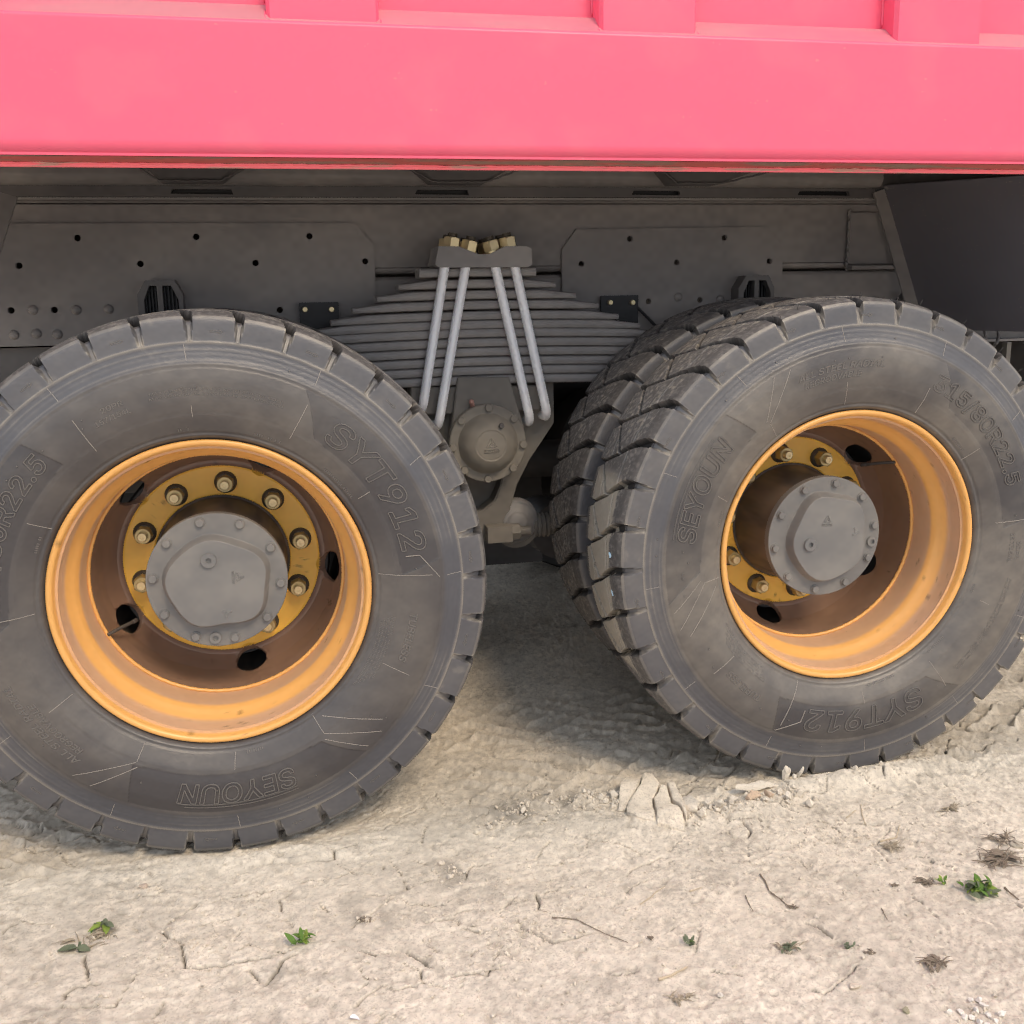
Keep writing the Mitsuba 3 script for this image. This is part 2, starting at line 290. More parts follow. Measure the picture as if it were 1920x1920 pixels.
col = col*(0.90+0.20*c2)*(0.82+0.36*c3)*(0.76+0.48*c4)
gre = sst(0.45, 0.68, N3(P3, 1.7, 56))[..., None]
col = col*(1-gre*0.25) + gre*0.25*np.array([0.37, 0.335, 0.285])*(0.7+0.6*c3)
col = col*(1-0.16*PIT[..., None])
stain = sst(0.60, 0.70, N3(P3, 9, 57))[..., None]*sst(0.45, 0.6, N3(P3, 60, 58))[..., None]
col = col*(1-0.20*stain)
col = col*(1-0.15*TM[..., None])*np.where(TM[..., None] > 0, 1, 1)  # track soil darkened in colour to stand in for shade under the truck
col = col*(1-0.78*CR[..., None])
for (cx, cy, rr, _n) in [(0.573,0.01,.085,0),(0.417,-0.176,.07,0),(0.244,-0.299,.05,0),(0.726,0.007,.07,0),(-0.20,-0.22,.06,0),(1.45,-0.39,.06,0)]:
    mk = np.exp(-((GX-cx)**2+(GY-cy)**2)/(rr**2))[..., None]*sst(0.35, 0.65, N3(P3, 40, 59))[..., None]
    col = col*(1-0.42*mk)
n0, n1 = len(gy), len(gx)
idx = np.arange(n0*n1).reshape(n0, n1)
F = np.concatenate([np.stack([idx[:-1, :-1], idx[:-1, 1:], idx[1:, 1:]], -1).reshape(-1, 3), np.stack([idx[:-1, :-1], idx[1:, 1:], idx[1:, :-1]], -1).reshape(-1, 3)])
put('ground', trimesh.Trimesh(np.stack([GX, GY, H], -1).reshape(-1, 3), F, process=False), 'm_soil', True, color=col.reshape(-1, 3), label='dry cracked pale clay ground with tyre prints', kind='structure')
del P3, q, dd, ii
def gh(x, y):
    a = ground_full(np.array([float(x)]), np.array([float(y)]))[0]; return float(a[0])

# ------------------------------------------------------------------ the truck
TR = 'dump_truck'
labels[TR] = {'label': 'red dump truck with grey frame and dusty black twin tyres on yellow rims', 'category': 'truck'}
def tp(part, mesh, mat, smooth=30, color=None, **k): return put(f'{TR}__{part}', mesh, mat, smooth, color, **k)
X0, X1 = -3.2, 4.2
def ext_x(prof, x0=X0, x1=X1, closed=True):
    """(y, z) profile extruded along x; closed polygon with caps"""
    m = trimesh.creation.extrude_polygon(Polygon(prof), x1-x0, engine='earcut'); v = m.vertices.copy()
    m.vertices = np.c_[x0+v[:, 2], v[:, 0], v[:, 1]]
    m.fix_normals(); return m
arc = lambda cy, cz, r, a0, a1, n=6: [(cy+r*math.cos(math.radians(a)), cz+r*math.sin(math.radians(a))) for a in np.linspace(a0, a1, n)]
# --- dump body: lower side box, ledge, upper panel with posts, floor
body_prof = [(0.110, 1.536)] + arc(0.008, 1.531, 0.008, 90, 180, 5) + [(0.0, 1.338)] + arc(0.026, 1.338, 0.026, 180, 233, 9)[1:] + [(0.0105, 1.3125), (0.110, 1.3125)]
body = tp('dump_body', ext_x(body_prof), 'm_red', 30)
B = 'dump_body__'
tp(B+'ledge', ext_x([(0.006, 1.5375), (0.050, 1.574), (0.109, 1.574), (0.109, 1.5375)]), 'm_ledge', False)
tp(B+'bottom_flange', ext_x([(0.0085, 1.3115), (0.030, 1.3030), (0.109, 1.3045), (0.109, 1.3115)]), 'm_flange', False)
lip = dense([(X0, 0.031, 1.2995), (X1, 0.031, 1.2995)], 0.012)
prng = np.random.default_rng(3)
lipm = box(X0, X1, 0.0295, 0.037, 1.2955, 1.3025)
tp(B+'bottom_lip', lipm, 'm_lip', False)
wl_ = lip.copy(); wl_[:, 1] = 0.0292+0.0006*np.sin(np.arange(len(lip))*1.7)+prng.normal(0, 0.0003, len(lip)); wl_[:, 2] = 1.3018+prng.normal(0, 0.0005, len(lip))
tp(B+'weld_seam', tube(wl_, 0.0016+0.0006*np.abs(np.sin(np.arange(len(lip))*0.9)), 6), 'm_lip', True)
tp(B+'side_panel', box(X0, X1, 0.062, 0.110, 1.5745, 2.6), 'm_red', False)
def post(x0, x1):
    b = 0.008
    p = Polygon([(x0, 0.11), (x0+0.002, 0.022), (x0+b, 0.013), (x1-b, 0.013), (x1-0.002, 0.022), (x1, 0.11)])
    m = trimesh.creation.extrude_polygon(p, 1.05, engine='earcut'); m.apply_translation((0, 0, 1.5420)); return m
for a, b_ in [(-0.33-0.21, -0.30), (0.164, 0.364), (0.770, 0.966), (1.380, 1.578), (1.98, 2.18), (2.58, 2.78), (-1.14, -0.94)]:
    tp(B+'side_post', post(a, b_), 'm_red', False)
for xw in (0.164, 0.364, 0.770, 0.966, 1.380, 1.578):
    pth = dense([(xw, 0.014, 1.5415), (xw, 0.060, 1.5755), (xw, 0.061, 1.80)], 0.01); pth += prng.normal(0, 0.0006, pth.shape)
    tp(B+'weld_bead', tube(pth, 0.0028, 6), 'm_red', True)
tp(B+'floor', box(X0, X1, 0.111, 2.29, 1.52, 1.58), 'm_dark', False)
tp(B+'far_side', box(X0, X1, 2.295, 2.40, 1.31, 2.6), 'm_red', False)
for xc in (X0-0.05, X1+0.05):
    tp(B+'end_wall', box(xc-0.03, xc+0.03, 0.05, 2.35, 1.5, 2.6), 'm_red', False)
beam = [(0.83, 1.519)] + [(0.690, 1.519), (0.690, 1.366)] + arc(0.716, 1.366, 0.026, 180, 270, 8)[1:] + [(0.83, 1.340)]
tp(B+'long_beam', ext_x(beam, X0, 1.79), 'm_frame', 40)
tp(B+'long_beam', ext_x([(y+0.0, z) for y, z in [(0.83, 1.519), (0.705, 1.519), (0.705, 1.341), (0.83, 1.341)]], 1.7905, X1), 'm_dark', False)
for (ta, tb, ba, bb) in [(-0.150, 0.105, -0.099, 0.038), (0.470, 0.760, 0.532, 0.664), (1.110, 1.440, 1.156, 1.280), (-0.78, -0.50, -0.73, -0.58)]:
    k = 0.13/0.032
    poly = Polygon([(ba+(ta-ba)*2.2, 1.45), (ba, 1.3385), (bb, 1.3385), (bb+(tb-bb)*2.2, 1.45)])
    tp(B+'outrigger', ext_xz(poly, 0.605, 0.6895, 0.006), 'm_dark', 30)
    wq = dense([(ba+(ta-ba)*1.0, 0.604, 1.372), (ba, 0.604, 1.3375), (bb, 0.604, 1.3375), (bb+(tb-bb)*1.0, 0.604, 1.372)], 0.006); wq += prng.normal(0, 0.0007, wq.shape)
    tp(B+'weld_bead', tube(wq, 0.0022, 6), 'm_dark', True)
# pad strip with slots under the long beam
strip = Polygon([(X0, 1.3145), (1.79, 1.3145), (1.79, 1.3395), (X0, 1.3395)])
slots = [Polygon([(a, 1.321), (b, 1.3195), (b-0.004, 1.3315), (a+0.006, 1.332)]) for a, b in [(-0.089, 0.058), (0.503, 0.642), (1.078, 1.215), (1.555, 1.712), (-0.66, -0.52)]]
for s_ in slots: strip = strip.difference(s_)
tp(B+'pad_strip', ext_xz(strip, 0.728, 0.742), 'm_dark', False)
tp(B+'pad_backing', box(X0, X1, 0.752, 0.80, 1.3145, 1.3395), 'm_black', False)
# outrigger of the front end, running outwards at a slant
def prism(pts8):
    return to_tm(m3.Manifold.hull_points(np.asarray(pts8, float)))
tp(B+'outrigger', prism([(1.80, .70, 1.3335), (1.86, .70, 1.3335), (2.02, .10, 1.308), (2.08, .10, 1.308), (1.80, .70, 1.3415), (1.86, .70, 1.3415), (2.02, .10, 1.316), (2.08, .10, 1.316)]), 'm_frame', False)
tp(B+'outrigger', prism([(1.84, .70, 1.342), (1.85, .70, 1.342), (2.06, .10, 1.317), (2.07, .10, 1.317), (1.84, .70, 1.50), (1.85, .70, 1.50), (2.06, .10, 1.50), (2.07, .10, 1.50)]), 'm_dark', False)

# --- frame rails, plates
hole = lambda x, z, r=0.0076: Point(x, z).buffer(r, 8)
HL = [(-0.312,1.22),(-0.038,1.221),(0.235,1.221),(-0.449,1.157),(-0.174,1.158),(0.099,1.157),(0.371,1.158),(-0.478,1.053),(-0.381,1.052),(0.151,1.041)]
HR = [(1.078,1.209),(1.349,1.21),(0.943,1.145),(1.212,1.146),(1.484,1.146),(1.132,1.044),(1.281,1.045)]
web = Polygon([(X0, 1.142), (X1, 1.142), (X1, 1.298), (X0, 1.298)])
for x, z in HL+HR: web = web.difference(hole(x, z, 0.0085))
rail = cat_([ext_xz(web, 0.7505, 0.757), ext_x([(0.7575, 1.303)] + arc(0.762, 1.301, 0.0115, 180, 110, 5) + [(0.83, 1.3125), (0.83, 1.305), (0.765, 1.304)])])
tp('upper_frame_rail', rail, 'm_frame', 30)
lower = [(0.757, 1.142)] + arc(0.7645, 1.140, 0.014, 180, 262, 7) + [(0.83, 1.125), (0.83, 1.132), (0.764, 1.134)]
tp('upper_frame_rail__lower_flange', ext_x(lower), 'm_frame', 40)
topstrip = ext_x([(0.742, 1.3085), (0.742, 1.3138), (0.86, 1.3138), (0.86, 1.3127), (0.752, 1.3127), (0.752, 1.3085)], X0, 1.80)
tp('upper_frame_rail__top_flange', topstrip, 'm_spring', False)
web2 = Polygon([(X0, 0.985), (X1, 0.985), (X1, 1.108), (X0, 1.108)])
for x, z in HL+HR: web2 = web2.difference(hole(x, z, 0.0085))
rail2 = cat_([ext_xz(web2, 0.7525, 0.760), ext_x([(0.7605, 1.108)] + arc(0.766, 1.107, 0.0125, 180, 100, 5) + [(0.83, 1.1195), (0.83, 1.112), (0.77, 1.111)]),
              ext_x([(0.7605, 0.985)] + arc(0.768, 0.982, 0.015, 180, 265, 6) + [(0.83, 0.967), (0.83, 0.974), (0.77, 0.975)])])
tp('lower_frame_rail', rail2, 'm_frame', 30)
tp('far_frame_rail', box(X0, X1, 1.60, 1.66, 0.967, 1.31), 'm_dark', False)
for i_, (z_, h_) in enumerate(zip((1.10, 1.06, 1.02, 0.98, 0.94, 0.90, 0.86), (0.2, 0.3, 0.42, 0.5, 0.56, 0.6, 0.62))):
    tp('far_leaf_spring__leaf', box(0.6375-h_, 0.6375+h_, 1.71, 1.80, z_-0.0195, z_+0.0195), 'm_dark', False)
tp('far_trunnion', ext_xz(Polygon([(0.45, 0.84), (0.83, 0.84), (0.83, 0.72), (0.72, 0.50), (0.72, 0.40), (0.57, 0.40), (0.57, 0.50), (0.46, 0.72)]), 1.72, 1.79), 'm_dark', False)
tp('propeller_shaft', cyl((-3.0, 1.20, 0.62), (1.2, 1.20, 0.55), 0.06, 24), 'm_dark', 40)
for xc_ in (-1.6, -0.62, 0.25, 1.05, 1.95, 2.9):
    tp('cross_member', box(xc_-0.04, xc_+0.04, 0.84, 1.59, 0.98, 1.29), 'm_dark', False)
tp('added_underframe_block', box(-2.3, -0.33, 0.80, 1.5, 0.60, 0.962), 'm_dark', False)  # added box, unseen, closes off light under the frame
tp('added_far_left_block', box(-2.9, -0.72, 1.75, 2.30, 0.42, 1.02), 'm_dark', False)  # added dark block on the far side, shuts out the sky at left
tp('added_far_right_block', box(2.05, 3.6, 1.75, 2.30, 0.42, 1.02), 'm_dark', False)  # added dark block on the far side, shuts out the sky at right
tp('added_far_skirt', box(-0.70, 2.03, 2.28, 2.30, 1.05, 1.28), 'm_dark', False)  # added strip that closes the bright gap above the far wheels
pl = Polygon([(-1.4, 1.2555), (0.349, 1.2535), (0.396, 1.197), (0.392, 0.967), (-1.4, 0.967)])
pr = Polygon([(0.888, 0.967), (0.889, 1.183), (0.929, 1.2345), (1.477, 1.2395), (1.524, 1.182), (1.526, 0.967)])
for x, z in HL: pl = pl.difference(hole(x, z))
for x, z in HR: pr = pr.difference(hole(x, z))
kl = tp('reinforcement_plate', ext_xz(pl, 0.7405, 0.7500, 0.0012), 'm_frame', 20)
kr = tp('reinforcement_plate', ext_xz(pr, 0.7405, 0.7500, 0.0012), 'm_frame', 20)
dome_riv = revolve([(0.0001, -0.0075), (0.005, -0.0072), (0.009, -0.0055), (0.0115, -0.0025), (0.0122, 0.0)], 20)
for x, z in [(-0.429,1.053),(-0.331,1.051),(-0.257,1.051),(-0.478,0.995),(-0.427,0.997),(-0.38,0.994)]:
    put(kl+'__rivet', moved(dome_riv, x, 0.7408, z), 'm_frame', True)
for x, z in [(1.217, 1.054), (1.34, 1.046)]:
    put(kr+'__rivet', moved(dome_riv, x, 0.7408, z), 'm_frame', True)
gp = ext_xz(Polygon([(1.722, 1.134), (1.722, 1.278), (1.93, 1.278), (1.93, 1.134)]), 0.739, 0.750, 0.003)
kw = tp('welded_bracket', cat_([gp, ext_x([(0.715, 1.120), (0.715, 1.130), (0.750, 1.130), (0.750, 1.120)], 1.722, 1.93)]), 'm_frame', 30)
wq = dense([(1.722, 0.742, 1.285), (1.7205, 0.742, 1.12)], 0.004); wq += prng.normal(0, 0.0013, wq.shape)
put(kw+'__weld_bead', tube(wq, 0.0038, 6), 'm_frame', True)
for x, z, mt in [(1.765, 1.032, 'm_frame'), (1.82, 1.030, 'm_dark')]:
    put('dump_truck__lower_frame_rail__bolt', moved(hexnut(0.012, 0.014), x, 0.7523, z), mt, 25)
# --- bump stops
def bump(xc, zc, wd=0.105, hh=0.13):
    o = Polygon([(-.5, -.6), (-.5, .22), (-.30, .48), (.34, .48), (.5, .22), (.5, -.6)]); o = affinity.scale(o, wd, hh, origin=(0, 0)); o = affinity.translate(o, xc, zc)
    i1 = affinity.translate(affinity.scale(Polygon([(-.36, -.55), (-.36, .12), (-.22, .38), (-.06, .38), (-.06, -.55)]), wd, hh, origin=(0, 0)), xc, zc)
    i2 = affinity.translate(affinity.scale(Polygon([(.06, -.55), (.06, .38), (.26, .38), (.40, .12), (.40, -.55)]), wd, hh, origin=(0, 0)), xc, zc)
    k = tp('bump_stop', ext_xz(o.difference(i1).difference(i2), 0.690, 0.7395), 'm_dark', False)
    for poly, sd in ((i1, 0), (i2, 1)):
        x0, z0, x1, z1 = poly.bounds
        gr = [ext_xz(poly.intersection(Polygon([(x0+(x1-x0)*a, z0), (x0+(x1-x0)*(a+.1), z0), (x0+(x1-x0)*(a+.1), z1), (x0+(x1-x0)*a, z1)])), 0.712, 0.7390) for a in (0.04, 0.28, 0.52, 0.76)]
        put(k+'__ribbing', cat_(gr+[ext_xz(poly, 0.726, 0.7392)]), 'm_black', False)
bump(-0.129, 1.055); bump(1.424, 1.045)
def smallplate(x0, x1, z0, z1, bolts):
    k = tp('limit_plate', cat_([box(x0, x1, 0.720, 0.728, z0, z1), box(x0+0.01, x1-0.01, 0.7285, 0.7395, z0, z1)]), 'm_black', False)
    for x, z in bolts:
        put(k+'__washer', moved(revolve([(0.0001, -0.002), (0.0078, -0.002), (0.0082, 0.0)], 18), x, 0.7198, z), 'm_washer', 30)
        put(k+'__bolt', moved(hexnut(0.0058, 0.008), x, 0.7176, z), 'm_brass', 25)
smallplate(0.199, 0.297, 0.975, 1.058, [(0.213, 1.041), (0.279, 1.040)])
smallplate(0.991, 1.095, 0.975, 1.061, [(1.015, 1.043), (1.078, 1.042)])
tp('limit_plate__strut', tube([(1.094, 0.722, 1.028), (1.16, 0.722, 0.965)], 0.004, 6), 'm_black', True)

# --- leaf spring with saddle, bolts
LS = 'leaf_spring__'
lz = [1.1235, 1.0955, 1.069, 1.044, 1.018, 0.9955, 0.9745, 0.951, 0.928, 0.904, 0.881, 0.858]
hl = [0.147, 0.198, 0.252, 0.312, 0.366, 0.424, 0.475, 0.53, 0.57, 0.60, 0.62, 0.64]
XS = 0.6375
def leaf(zc, h, tk=0.0232, y0=0.600, y1=0.690, first=False):
    xs = np.linspace(-h, h, 61); sec = []
    for x in xs:
        e = (h-abs(x)); t = tk if first else tk*(0.62+0.38*sst(-0.004, 0.095, e)); b = 0.0 if first else 0.0
        z0 = zc - 0.020*(x/0.6)**2 - (tk-t)*0.38
        tw = t/2
        yo = y0 + (0.0 if first else (1-sst(0, 0.014, e))*0.006)
        rr = min(0.0088, t*0.42)
        ring = [(yo, z0-tw+rr), (yo+rr*.30, z0-tw+rr*.30), (yo+rr, z0-tw), (y1-rr, z0-tw), (y1, z0-tw+rr), (y1, z0+tw-rr), (y1-rr, z0+tw), (yo+rr, z0+tw), (yo+rr*.30, z0+tw-rr*.30), (yo, z0+tw-rr)]
        sec.append([(XS+x, a, c) for a, c in ring])
    sec = np.array(sec); n, k = sec.shape[:2]
    i, j = np.meshgrid(np.arange(n-1), np.arange(k), indexing='ij'); j2 = (j+1) % k
    f = [np.stack([i*k+j, (i+1)*k+j2, (i+1)*k+j], -1).reshape(-1, 3), np.stack([i*k+j, i*k+j2, (i+1)*k+j2], -1).reshape(-1, 3)]
    f.append(np.array([[0, q+1, q] if False else [0, q, q+1] for q in range(1, k-1)])); o = (n-1)*k; f.append(np.array([[o, o+q+1, o+q] for q in range(1, k-1)]))
    m = trimesh.Trimesh(sec.reshape(-1, 3), np.vstack(f), process=False); m.fix_normals(); return m
for q_, (z, h) in enumerate(zip(lz, hl)):
    tp(LS+'leaf', leaf(z, h, first=(q_ == 0)), 'm_spring', 40)
cp = Polygon([(0.538, 1.1355), (0.759, 1.1335), (0.769, 1.140), (0.768, 1.178), (0.755, 1.184), (0.702, 1.184), (0.662, 1.1655), (0.635, 1.1655), (0.588, 1.184), (0.537, 1.186), (0.527, 1.142)])
tp(LS+'clamp_plate', ext_xz(cp, 0.577, 0.715), 'm_spring', False)
rods = [((0.552, 1.1350), (0.489, 0.807)), ((0.604, 1.134), (0.528, 0.763)), ((0.679, 1.133), (0.755, 0.763)), ((0.729, 1.132), (0.800, 0.776))]
for (xa, za), (xb, zb) in rods:
    yb = 0.5835
    d = np.array([xb-xa, zb-za]); d /= np.linalg.norm(d)
    pts = [(xa-d[0]*0.02, 0.592, za-d[1]*0.02), (xb, yb, zb+0.012)]
    pa = dense(pts, 0.02); tail = []
    for a in np.linspace(15, 90, 7):
        tail.append((xb+d[0]*0.03*math.sin(math.radians(a)), yb+0.032*(1-math.cos(math.radians(a))), zb+0.012-0.030*math.sin(math.radians(a))))
    tail.append((xb+d[0]*0.03, 0.70, zb-0.018))
    pth = np.vstack([pa, tail])
    tp(LS+'u_bolt', tube(pth, 0.0118, 14), 'm_zinc', True)
def nut_up(x, y, z, tilt, back=False):
    n = hexnut(0.0185, 0.025)
    v = n.vertices.copy(); n.vertices = np.c_[v[:, 0], v[:, 2], -v[:, 1]]
    w_ = to_tm(m3.Manifold.cylinder(0.005, 0.0215, 0.0215, 28)); st = to_tm(m3.Manifold.cylinder(0.040, 0.0112, 0.0112, 18))
    thr = [to_tm(m3.Manifold.cylinder(0.0012, 0.0112, 0.0122, 18).translate([0, 0, 0.029+0.0026*i])) for i in range(4)]
    out = []
    n.apply_translation((0, 0, 0.005))
    n.apply_transform(trimesh.transformations.rotation_matrix(0.26, (0, 0, 1)))
    for m in (w_, n, cat_([st]+thr)):
        m.apply_transform(trimesh.transformations.rotation_matrix(tilt, (0, 1, 0))); m.apply_translation((x, y, z)); out.append(m)
    return out
for x, z, tl in [(0.571, 1.178, 0.16), (0.613, 1.170, 0.24), (0.676, 1.170, -0.24), (0.717, 1.178, -0.16)]:
    for y in (0.606, 0.690):
        a, b_, c = nut_up(x, y, z+(0.0), tl)
        k = tp(LS+'u_bolt_nut', b_, 'm_brass', 25); put(k+'_washer' if False else f'{TR}__{LS}washer', a, 'm_brass', 30); tp(LS+'stud_end', c, 'm_washer', 30)
# --- trunnion: saddle, end cover, arm and torque rod
TN = 'trunnion__'
tp(TN+'saddle', cat_([ext_xz(Polygon([(0.576, 0.864), (0.580, 0.868), (0.708, 0.864), (0.745, 0.735), (0.742, 0.66), (0.552, 0.66), (0.556, 0.735)]), 0.590, 0.70, 0.003),
                      ext_xz(Polygon([(0.46, 0.845), (0.80, 0.838), (0.806, 0.80), (0.79, 0.775), (0.49, 0.775), (0.455, 0.80)]), 0.607, 0.69, 0.003)]), 'm_cast', 25)
arm = Polygon([(0.838, 0.85), (0.838, 0.735), (0.770, 0.640), (0.735, 0.575), (0.706, 0.475), (0.712, 0.470), (0.712, 0.426), (0.60, 0.428), (0.50, 0.52), (0.50, 0.85)])
hol = Polygon([(0.70, 0.62), (0.690, 0.575), (0.672, 0.535), (0.640, 0.512), (0.58, 0.51), (0.55, 0.56), (0.55, 0.62)])
tp(TN+'arm', cat_([ext_xz(arm.difference(hol), 0.645, 0.70, 0.003), ext_xz(arm, 0.7005, 0.74)]), 'm_cast', 25)
tp(TN+'cross_tube', cyl((0.645, 0.70, 0.70), (0.645, 1.72, 0.70), 0.075, 28), 'm_dark', 40)
cc = (0.645, 0.7005)
tp(TN+'cover', moved(revolve([(0.0001, -0.058), (0.034, -0.056), (0.036, -0.0545), (0.0375, -0.0545), (0.040, -0.0560), (0.052, -0.050), (0.064, -0.038), (0.072, -0.022), (0.0765, -0.0135), (0.080, -0.0125), (0.0965, -0.012), (0.0985, -0.010), (0.099, 0.012)], 72), cc[0], 0.578, cc[1]), 'm_cast', 35)
for a in (88, 42, 138, -4, -46, -92, 184, 226):
    bx, bz = cc[0]+0.0905*math.cos(math.radians(a)), cc[1]+0.0905*math.sin(math.radians(a))
    tp(TN+'cover_bolt', moved(hexnut(0.0085, 0.009), bx, 0.566, bz), 'm_cast', 25)
tp(TN+'bleed_plug', moved(revolve([(0.0001, -0.006), (0.0025, -0.006), (0.003, -0.008), (0.0055, -0.008), (0.007, 0)], 16), cc[0]+0.027, 0.524, cc[1]+0.049), 'm_dark', 30)
tp(TN+'grease_nipple', cat_([cyl((0.612, 0.589, 0.792), (0.607, 0.572, 0.806), 0.006, 12), trimesh.creation.icosphere(2, 0.0065).apply_translation((0.606, 0.570, 0.807))]), 'm_redseal', True)
def emblem(s, depth):
    """triangle of three blades over a bar, in x-z, apex up, centred"""
    tri = [np.array((math.cos(math.radians(a)), math.sin(math.radians(a)))) for a in (90, 210, 330)]
    out = []
    for i in range(3):
        t = Polygon([(0, 0), tri[i], tri[(i+1) % 3]]).buffer(-0.055, join_style=2)
        out.append(t.difference(t.buffer(-0.07, join_style=2)) if i == 2 else t)
    bar = Polygon([(-1.0, -1.12), (1.0, -1.12), (1.0, -0.66), (-1.0, -0.66)]); out.append(bar.difference(bar.buffer(-0.08, join_style=2)))
    for k in range(6): out.append(Polygon([(-0.8+0.29*k, -0.99), (-0.64+0.29*k, -0.99), (-0.64+0.29*k, -0.79), (-0.8+0.29*k, -0.79)]))
    ms = [ext_xz(g, -depth, 0) for o in out for g in getattr(affinity.scale(o, s, s, origin=(0, 0)), 'geoms', [affinity.scale(o, s, s, origin=(0, 0))]) if g.area > 0]
    return cat_(ms)
tp(TN+'emblem', moved(emblem(0.019, 0.0022), cc[0], 0.5212, cc[1]+0.004), 'm_cast', False)
RODY = 0.69
tp('torque_rod', cat_([cyl((0.72, RODY, 0.455), (1.25, RODY+0.05, 0.445), 0.026, 24), cyl((0.735, 0.66, 0.462), (0.735, 0.74, 0.462), 0.062, 32)]), 'm_cast', 35)
bel = [(0.0001, -0.022), (0.020, -0.022), (0.028, -0.016), (0.030, -0.010), (0.038, -0.012), (0.040, -0.004), (0.047, -0.008), (0.050, 0.0), (0.054, -0.004), (0.060, 0.006), (0.062, 0.02)]
tp('torque_rod__rubber_boot', moved(revolve(bel, 40), 0.735, 0.655, 0.474), 'm_spring', True)
rings = [revolve([(0.030, 0), (0.034, 0.004), (0.030, 0.008)], 24) for _ in range(6)]
for i, m in enumerate(rings):
    v = m.vertices.copy(); m.vertices = np.c_[v[:, 1]+0.785+0.012*i, v[:, 0]+RODY-0.01, v[:, 2]+0.455]
tp('torque_rod__rubber_boot', cat_(rings+[cyl((0.78, RODY-0.01, 0.455), (0.86, RODY-0.005, 0.455), 0.0295, 24)]), 'm_cast', 40)
kb = tp('torque_rod__clamp', box(0.645, 0.712, 0.600, 0.650, 0.432, 0.474), 'm_cast', False)
hx = hexnut(0.019, 0.030); v = hx.vertices.copy(); hx.vertices = np.c_[0.706-v[:, 1], 0.622+v[:, 0], 0.455+v[:, 2]]
hx.fix_normals(); tp('torque_rod__nut', hx, 'm_cast', 25)
tp('torque_rod__stud', cyl((0.70, 0.622, 0.455), (0.764, 0.622, 0.455), 0.0125, 16), 'm_cast', 40)

# --- mudguard at the front of the tandem
mx = lambda z: 1.807+(1.33-z)*0.397
def slab(pts, nrm, t):
    pts = np.asarray(pts, float); return prism(np.vstack([pts, pts+np.asarray(nrm)*t]))
nrm = np.array([1, 0, 0.397]); nrm = nrm/np.linalg.norm(nrm)
tp('mudguard', slab([(mx(1.345), 0.705, 1.345), (mx(0.95), 0.705, 0.95), (mx(0.978), 0.547, 0.978), (mx(0.966), 0.291, 0.966), (mx(0.955), 0.05, 0.955), (mx(1.30), 0.05, 1.30)], nrm, 0.006), 'm_mud', False)
tp('mudguard__edge_strip', slab([(mx(1.336)-0.032, 0.7065, 1.325), (mx(1.336), 0.7065, 1.336), (mx(0.97), 0.7065, 0.97), (mx(0.97)-0.034, 0.7065, 0.96)], (0, 1, 0), 0.006), 'm_frame', False)
tp('mudguard__bracket', prism([(1.90, 0.74, 1.06), (1.86, 0.74, 1.0), (1.94, 0.74, 1.0), (1.90, 0.71, 1.06), (1.86, 0.71, 1.0), (1.94, 0.71, 1.0)]), 'm_dark', False)
tp('rear_mudguard', slab([(-0.404, 0.600, 1.300), (-0.440, 0.600, 1.312), (-0.535, 0.600, 1.08), (-0.500, 0.600, 1.068)], (0, 1, 0), 0.010), 'm_frame', False)
tp('rear_mudguard__panel', slab([(-0.445, 0.60, 1.312), (-0.54, 0.60, 1.075), (-0.54, 0.05, 1.075), (-0.445, 0.05, 1.30)], (-1, 0, 0.4), 0.006), 'm_mud', False)
# fittings low behind the mudguard
tp('crossbar', box(1.98, 2.9, 0.55, 0.60, 0.925, 0.955), 'm_dark', False)
tp('crossbar__flange', box(1.98, 2.9, 0.535, 0.605, 0.918, 0.9245), 'm_frame', False)
tp('air_tank', cyl((2.16, 0.62, 0.80), (2.9, 0.62, 0.80), 0.13, 36), 'm_dark', 40)
tp('air_tank__band', moved(cyl((2.20, 0.62, 0.80), (2.225, 0.62, 0.80), 0.133, 36)), 'm_cast', 40)
loop = [(2.02+0.02*math.cos(a), 0.50+0.01*math.sin(a), 0.945+0.034*math.sin(a)) for a in np.linspace(-1.2, 3.6, 24)]
tp('air_hose', tube(loop+[(1.98, .5, .93), (1.97, .6, .85)], 0.0045, 8), 'm_dark', True)
loop = [(2.14+0.03*math.cos(a), 0.47, 0.84+0.045*math.sin(a)) for a in np.linspace(-2.4, 3.0, 26)]
tp('air_hose', tube(loop, 0.004, 8), 'm_dark', True)
tp('pipe_bracket', box(2.055, 2.068, 0.48, 0.50, 0.80, 0.918), 'm_cast', False)

# --- axles
for x_, z_ in ((0.93, 0.37), (0.42, 0.37)):
    k = tp('brake_chamber', cyl((x_, 0.95, z_), (x_, 1.20, z_-0.02), 0.085, 28), 'm_dark', 40); put(k+'__rear_cap', cyl((x_, 1.2005, z_-0.02), (x_, 1.30, z_-0.03), 0.07, 28), 'm_dark', 40)
tp('added_far_low_block', box(0.30, 1.04, 1.62, 1.66, 0.10, 0.42), 'm_dark', False)  # added low panel, hides the bright ground beyond the truck
for x in (0, WB):
    k = tp('axle', cyl((x, 0.62, ZA), (x, 1.80, ZA), 0.085, 28), 'm_dark', 40)
    put(k+'__differential', trimesh.creation.icosphere(3, 0.21).apply_translation((x, 1.2, ZA)), 'm_dark', True)
    for yy in (0.62, 1.78):
        put(k+'__brake_drum', moved(revolve([(0.09, -0.11), (0.205, -0.11), (0.21, -0.10), (0.21, 0.08), (0.09, 0.085)], 48), x, yy, ZA), 'm_dark', 40)

